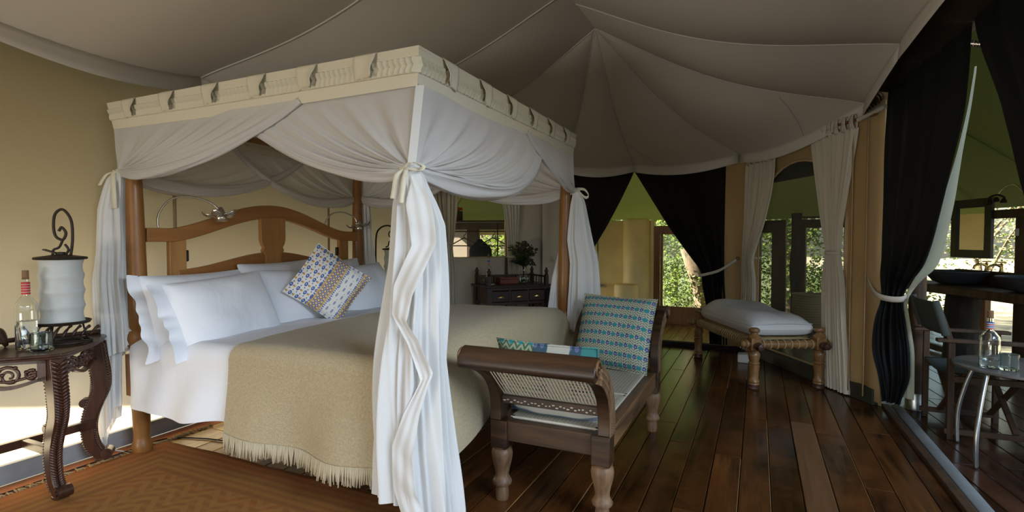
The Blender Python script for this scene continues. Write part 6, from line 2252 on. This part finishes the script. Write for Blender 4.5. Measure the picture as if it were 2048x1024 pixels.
wsd = thing('wash_stand', 'rough dark timber wash stand counter on a tree-trunk support', 'wash stand', vpt(0.6, 0.25, 0))
obj('counter', MB().box(vpt(0.50, 0.26, 0.782), (2.0, 0.52, 0.085), vr), M['frame_dark'], wsd, True, bevel=0.012)
obj('splashback', MB().box(vpt(0.55, 0.46, 0.90), (1.50, 0.035, 0.15), vr), M['frame_dark'], wsd, True, bevel=0.004)
trk = MB().tube(spline([vpt(0.22, 0.22, -0.03), vpt(0.23, 0.22, 0.2), vpt(0.21, 0.22, 0.45), vpt(0.23, 0.22, 0.75)], 6), 0.138, 20, shape=lambda a, t: 1 + 0.12 * sin(3 * a + 2 * t) + 0.06 * sin(8 * a + 5 * t))
obj('trunk_support', trk, M['trunk_dark'], wsd, True, smooth=60)
obj('shelf_bracket', MB().box(vpt(1.42, 0.30, 0.715), (0.10, 0.06, 0.03), vr), M['iron'], wsd, True)


def basin(s, label):
    b = thing('wash_basin', label, 'basin', vpt(s, 0.25, 0.826))
    p = [(0.0, 0.0), (0.12, 0.0), (0.19, 0.03), (0.25, 0.10), (0.275, 0.135), (0.262, 0.138), (0.235, 0.10), (0.17, 0.04), (0.0, 0.022)]
    obj('bowl', MB().lathe(p, 32), M['stone'], b, smooth=50)
    obj('rim', MB().tube([(0.268 * cos(a), 0.268 * sin(a), 0.137) for a in [2 * pi * i / 32 for i in range(32)]], 0.006, 6, closed=True), M['stone'], b, smooth=180)
    return b


basin(0.09, 'left dark stone wash basin under the mirror')
basin(1.02, 'right dark stone wash basin at the right edge of the photo')


def faucet(s, label):
    f = thing('tap', label, 'tap', vpt(s, 0.46, 0.975))
    obj('stem', MB().lathe([(0.022, 0.0), (0.016, 0.02), (0.014, 0.06), (0.018, 0.075), (0.0, 0.085)], 12), M['brass'], f, smooth=40)
    obj('cross_handle', MB().tube([(-0.035, 0, 0.095), (0.035, 0, 0.095)], 0.007, 6).tube([(0, -0.035, 0.095), (0, 0.035, 0.095)], 0.007, 6).tube([(0, 0, 0.08), (0, 0, 0.1)], 0.009, 6), M['brass'], f, smooth=60)
    obj('spout', MB().tube(spline([(0, 0, 0.05), (-0.05, -0.02, 0.07), (-0.10, -0.035, 0.055), (-0.115, -0.04, 0.02)], 6), 0.012, 8), M['brass'], f, smooth=180)


faucet(0.21, 'left brass cross-handled tap over the wash stand')
faucet(0.39, 'right brass cross-handled tap over the wash stand')
soap = MB().box(vpt(-0.30, 0.40, 0.878), (0.10, 0.06, 0.10), vr).sphere(vpt(-0.20, 0.40, 0.92), 0.05, 8, 6)
tag(obj('toiletry_set', soap, M['strap'], bevel=0.006), 'pale toiletries standing at the left end of the wash stand', 'toiletries')
tum = obj('tooth_mug', MB().lathe([(0.0, 0.0), (0.034, 0.0), (0.038, 0.09), (0.034, 0.09), (0.03, 0.008), (0.0, 0.008)], 18), M['glass'], smooth=60)
tum.location = vpt(0.63, 0.40, 0.826)
tag(tum, 'small glass mug between the two stone basins', 'mug')
# mirror, hung clear of the window on its own brackets
mr = thing('wall_mirror', 'portrait mirror in a broad black wooden frame above the wash stand', 'mirror', vpt(0.0, 0.47, 1.41))
ms0, ms1 = -0.285, 0.256
for nm, s0, s1, z0, z1 in (('frame_side', ms0, ms0 + 0.085, 1.10, 1.72), ('frame_side', ms1 - 0.085, ms1, 1.10, 1.72), ('frame_top', ms0 + 0.085, ms1 - 0.085, 1.63, 1.72), ('frame_bottom', ms0 + 0.085, ms1 - 0.085, 1.10, 1.185)):
    obj(nm, MB().box(vpt((s0 + s1) / 2, 0.47, (z0 + z1) / 2), (s1 - s0, 0.035, z1 - z0), vr), M['plastic'], mr, True, bevel=0.004)
obj('glass', MB().box(vpt((ms0 + ms1) / 2, 0.475, 1.41), (ms1 - ms0 - 0.15, 0.01, 0.47), vr), M['mirror'], mr, True, smooth=0)
bottle((-0.25, 8.96, 0.967), 'small white bottle standing in the arched plaster niche, seen in the mirror', [], 'paper', r=0.03, body=0.10, cork=False, nl=0.03, name='niche_bottle')
# three-flowered lamp beside the mirror
fl3 = thing('wall_lamp', 'small dark three-flowered lamp on a curled stalk right of the mirror', 'lamp', vpt(0.34, 0.44, 1.72))
obj('stalk', MB().tube(spline([vpt(0.66, 0.44, 1.72), vpt(0.56, 0.42, 1.82), vpt(0.44, 0.42, 1.80), vpt(0.36, 0.42, 1.73)], 8), 0.006, 6), M['silver'], fl3, True, smooth=180)
for ds, dz in ((-0.06, -0.035), (0.015, -0.015), (0.10, -0.03)):
    fb = MB().lathe([(0.008, 0.014), (0.018, 0.0), (0.026, -0.024), (0.030, -0.034)], 10)
    fb.v = [tuple(vpt(0.345 + ds, 0.42, 1.715 + dz) + Vector(p)) for p in fb.v]
    obj('flower_cup', fb, M['iron'], fl3, True, smooth=180, solid=0.003)
obj('branch', MB().tube(spline([vpt(0.22, 0.45, 1.69), vpt(0.28, 0.42, 1.72), vpt(0.37, 0.42, 1.735), vpt(0.46, 0.42, 1.70)], 6), 0.010, 6), M['iron'], fl3, True, smooth=180)

# director's chair on the deck
ch = thing('directors_chair', 'folding wooden chair with slung dark canvas back on the deck', 'chair', (1.160, 4.34, -0.016), 0.03)
# local x: from the back to the front; y: across, near side first
CWD, CDP = 0.50, 0.41
for x in (0.0, CDP):
    for y in (0.0, CWD):
        obj('leg', MB().box((x, y, 0.32), (0.036, 0.030, 0.64)), M['frame_dark'], ch, bevel=0.003)
for y in (0.0, CWD):
    obj('armrest', MB().box((0.20, y, 0.652), (0.56, 0.052, 0.024)), M['frame_dark'], ch, bevel=0.005)
    obj('side_rail', MB().box((0.20, y, 0.40), (0.42, 0.022, 0.04)), M['frame_dark'], ch, bevel=0.003)
    obj('floor_rail', MB().box((0.20, y, 0.055), (0.46, 0.028, 0.034)), M['frame_dark'], ch, bevel=0.003)
    obj('back_post', MB().bar((0.005, y, 0.62), (-0.085, y, 0.90), 0.026, 0.032), M['frame_dark'], ch, bevel=0.003)
for x in (0.06, 0.35):
    obj('cross_leg', MB().bar((x, 0.02, 0.07), (x, CWD - 0.02, 0.43), 0.022, 0.034, (1, 0, 0)), M['frame_dark'], ch, bevel=0.003)
    obj('cross_leg', MB().bar((x + 0.024, CWD - 0.02, 0.07), (x + 0.024, 0.02, 0.43), 0.022, 0.034, (1, 0, 0)), M['frame_dark'], ch, bevel=0.003)
obj('seat', MB().grid(lambda u, v: (-0.01 + 0.43 * u, 0.01 + (CWD - 0.02) * v, 0.445 - 0.035 * sin(pi * v)), 8, 16), M['canvas_chair'], ch, smooth=180, solid=0.006)
bk2 = MB().grid(lambda u, v: (lerp(-0.026, -0.09, v) - 0.030 * sin(pi * u), -0.005 + (CWD + 0.01) * u, lerp(0.685, 0.90, v)), 20, 8)
obj('backrest', bk2, M['canvas_chair'], ch, smooth=180, solid=0.008)
for y in (0.0, CWD):
    obj('back_sleeve', MB().tube([(-0.03, y, 0.685), (-0.092, y, 0.905)], 0.024, 10), M['canvas_chair'], ch, smooth=40)
# second chair, mostly out of the frame on the right
c2_ = twin(ch)
c2_.location = (2.02, 3.62, -0.016)
c2_.rotation_euler = (0, 0, pi - 0.25)
c2_['label'] = 'second folding chair beyond the deck table, cut by the right edge of the photo'
# round metal table on bent legs
tb_ = thing('round_deck_table', 'round dark metal table on three bent grey legs on the deck', 'table', (1.48, 4.20, -0.016))
TR = 0.345
obj('top', MB().lathe([(0.0, 0.540), (TR - 0.005, 0.540), (TR, 0.536), (TR, 0.526), (TR - 0.012, 0.522), (0.0, 0.522)], 48), M['slate'], tb_, smooth=30)
for fx_, fy_, tx, ty in ((1.150, 3.835, 1.235, 3.985), (1.188, 4.290, 1.26, 4.26), (1.80, 4.25, 1.68, 4.22)):
    f_, t_2 = Vector((fx_ - 1.48, fy_ - 4.20, 0.0)), Vector((tx - 1.48, ty - 4.20, 0.524))
    obj('leg', MB().tube(spline([tuple(f_), tuple(f_ + Vector((0, 0, 0.20))), tuple(f_.lerp(t_2, 0.45) + Vector((0, 0, 0.15))), tuple(t_2)], 8), 0.0125, 10), M['steel'], tb_, smooth=180)
obj('leg_ring', MB().tube([(0.17 * cos(a), 0.17 * sin(a), 0.515) for a in [2 * pi * i / 24 for i in range(24)]], 0.008, 6, closed=True), M['steel'], tb_, smooth=180)
bottle((1.275, 4.085, 0.526), 'clear bottle with red, white and blue banded neck on the round deck table', [('red', 0.006), ('white', 0.006), ('blue_band', 0.006), ('white', 0.006), ('red', 0.006), ('white', 0.006), ('blue_band', 0.006)], r=0.050, body=0.17, water=0.05, nl=0.075)
tumbler((1.36, 4.06, 0.526), 'clear ribbed tumbler beside the bottle on the deck table', 0.044, 0.095)

# ================================================================== TREES AND BUSHES OUTSIDE


def foliage(n, c, r, seed, leaf=(0.07, 0.14)):
    q = random.Random(seed)
    mb = MB()
    blobs = [(Vector(c) + Vector((q.uniform(-1, 1) * r[0], q.uniform(-1, 1) * r[1], q.uniform(-1, 1) * r[2])), q.uniform(0.35, 0.7) * min(r)) for _ in range(14)]
    vs, fs = [], []
    for i in range(n):
        b, br = blobs[q.randrange(len(blobs))]
        d = Vector((q.gauss(0, 1), q.gauss(0, 1), q.gauss(0, 1))).normalized()
        p = b + d * br * q.uniform(0.4, 1.0) ** 0.5
        a = Vector((q.uniform(-1, 1), q.uniform(-1, 1), q.uniform(-0.7, 0.5))).normalized()
        s = a.orthogonal().normalized() if q.random() < 0.5 else a.cross(d).normalized()
        l = q.uniform(*leaf)
        w = l * q.uniform(0.22, 0.34)
        k = len(vs)
        vs += [tuple(p), tuple(p + a * l * 0.45 + s * w), tuple(p + a * l), tuple(p + a * l * 0.45 - s * w)]
        fs.append((k, k + 1, k + 2, k + 3))
    mb.v, mb.f = vs, fs
    return mb


def tree(name, loc, h, r, n, mat, label, group, seed, trunk_r=0.10, lean=(0, 0), leaf=(0.06, 0.115), bush=False):
    t = thing(name, label, 'bush' if bush else 'tree', loc, 0, group)
    q = random.Random(seed + 50)
    base = h * (0.12 if bush else 0.32)
    top = Vector((lean[0], lean[1], h * 0.75))
    tr_ = MB()
    if not bush:
        tr_.tube(spline([(0, 0, -0.1), (lean[0] * 0.2 + 0.03, lean[1] * 0.3, h * 0.25), (lean[0] * 0.5 - 0.04, lean[1] * 0.6, h * 0.5), tuple(top)], 5), [trunk_r * (1 - 0.75 * i / 15) for i in range(16)], 10)
    for i in range(7):
        a = q.uniform(0, 2 * pi)
        s0 = Vector((lean[0], lean[1], h * 0.75)) * (0.0 if bush else q.uniform(0.35, 0.8))
        tr_.tube(spline([tuple(s0), tuple(s0 + Vector((cos(a) * r * 0.4, sin(a) * r * 0.4, h * 0.25))), tuple(s0 + Vector((cos(a) * r * 0.75, sin(a) * r * 0.75, h * 0.4)))], 4), [trunk_r * 0.35 * (1 - 0.7 * k / 8) for k in range(9)], 6)
    obj('trunk', tr_, M['trunk'], t, smooth=60)
    obj('foliage', foliage(n, (lean[0] * 0.8, lean[1] * 0.8, (base + h) / 2 + 0.1), (r, r, (h - base) / 2), seed, leaf), M[mat], t, smooth=0, kind='stuff')
    return t


G1 = 'green trees behind the bathroom and dressing corner'
for i, (x, y, h, r) in enumerate(((-5.6, 11.2, 4.2, 1.7), (-3.2, 11.6, 4.4, 1.8), (-1.0, 11.9, 3.8, 1.6), (0.6, 12.4, 4.6, 1.9), (-7.6, 12.6, 4.6, 1.9), (-2.0, 14.6, 5.4, 2.3), (2.4, 13.6, 5.0, 2.0))):
    tree('leafy_tree', (x, y, -0.6), h, r, 7500, 'leaf', ('broad green tree seen through the desk window', 'green tree seen left of the bathroom timber window', 'green leafy tree filling the bathroom timber window', 'green tree behind the left veranda door', 'tall green tree far left behind the dressing corner', 'tall green tree standing farthest behind the bathroom', 'green tree behind the right veranda door')[i], G1, 100 + i)
for i, (x, y, h, r) in enumerate(((-1.45, 9.9, 2.3, 0.8), (-1.15, 11.0, 2.5, 0.9), (-4.3, 9.7, 1.6, 0.7), (0.7, 10.6, 1.6, 0.7), (1.8, 10.4, 1.6, 0.7))):
    tree('leafy_bush', (x, y, -0.6), h, r, 4200, 'leaf', ('low green bush below the bathroom timber window, left', 'low green bush below the bathroom timber window, right of the grey trunk', 'green bush low behind the desk window', 'green bush behind the left veranda door', 'green bush behind the right veranda door')[i], 'green bushes behind the tent', 140 + i, 0.05, bush=True, leaf=(0.035, 0.075))
tk2 = MB().tube(spline([(-0.72, 9.55, -0.65), (-0.78, 9.5, 0.1), (-0.92, 9.5, 0.7), (-1.05, 9.5, 1.16)], 6), 0.17, 14, shape=lambda a, t: 1 + 0.10 * sin(3 * a + 4 * t) + 0.07 * sin(8 * a - 6 * t) - 0.15 * t)
tag(obj('tree_stump', tk2, M['trunk'], smooth=60), 'leaning grey tree stump just outside the bathroom timber window', 'stump')
tk3 = MB().tube(spline([(-4.10, 9.3, -0.65), (-4.12, 9.3, 0.6), (-4.18, 9.3, 1.3), (-4.2, 9.3, 2.6)], 6), 0.075, 10, shape=lambda a, t: 1 + 0.08 * sin(3 * a + 9 * t))
tag(obj('slim_trunk', tk3, M['pale_trunk'], smooth=60), 'slim pale tree trunk seen through the right of the desk window', 'tree trunk')
G2 = 'pale dry trees behind the wash stand'
for i, (x, y, h, r) in enumerate(((4.2, 9.6, 3.4, 1.4), (5.6, 8.0, 3.2, 1.4), (4.6, 6.2, 2.6, 1.0), (6.4, 11.2, 4.2, 1.8), (7.6, 7.0, 4.0, 1.8), (3.4, 11.4, 3.6, 1.5))):
    tree('dry_tree', (x, y, -0.6), h, r, 5200, 'leaf_dry', ('pale dry tree behind the mirror', 'pale dry tree right of the mirror', 'sparse dry shrub-like tree nearest the wash stand window', 'pale dry tree farther off behind the mirror', 'pale dry tree far off at the right edge', 'pale dry tree left of the mirror')[i], G2, 200 + i, 0.07, leaf=(0.025, 0.055))
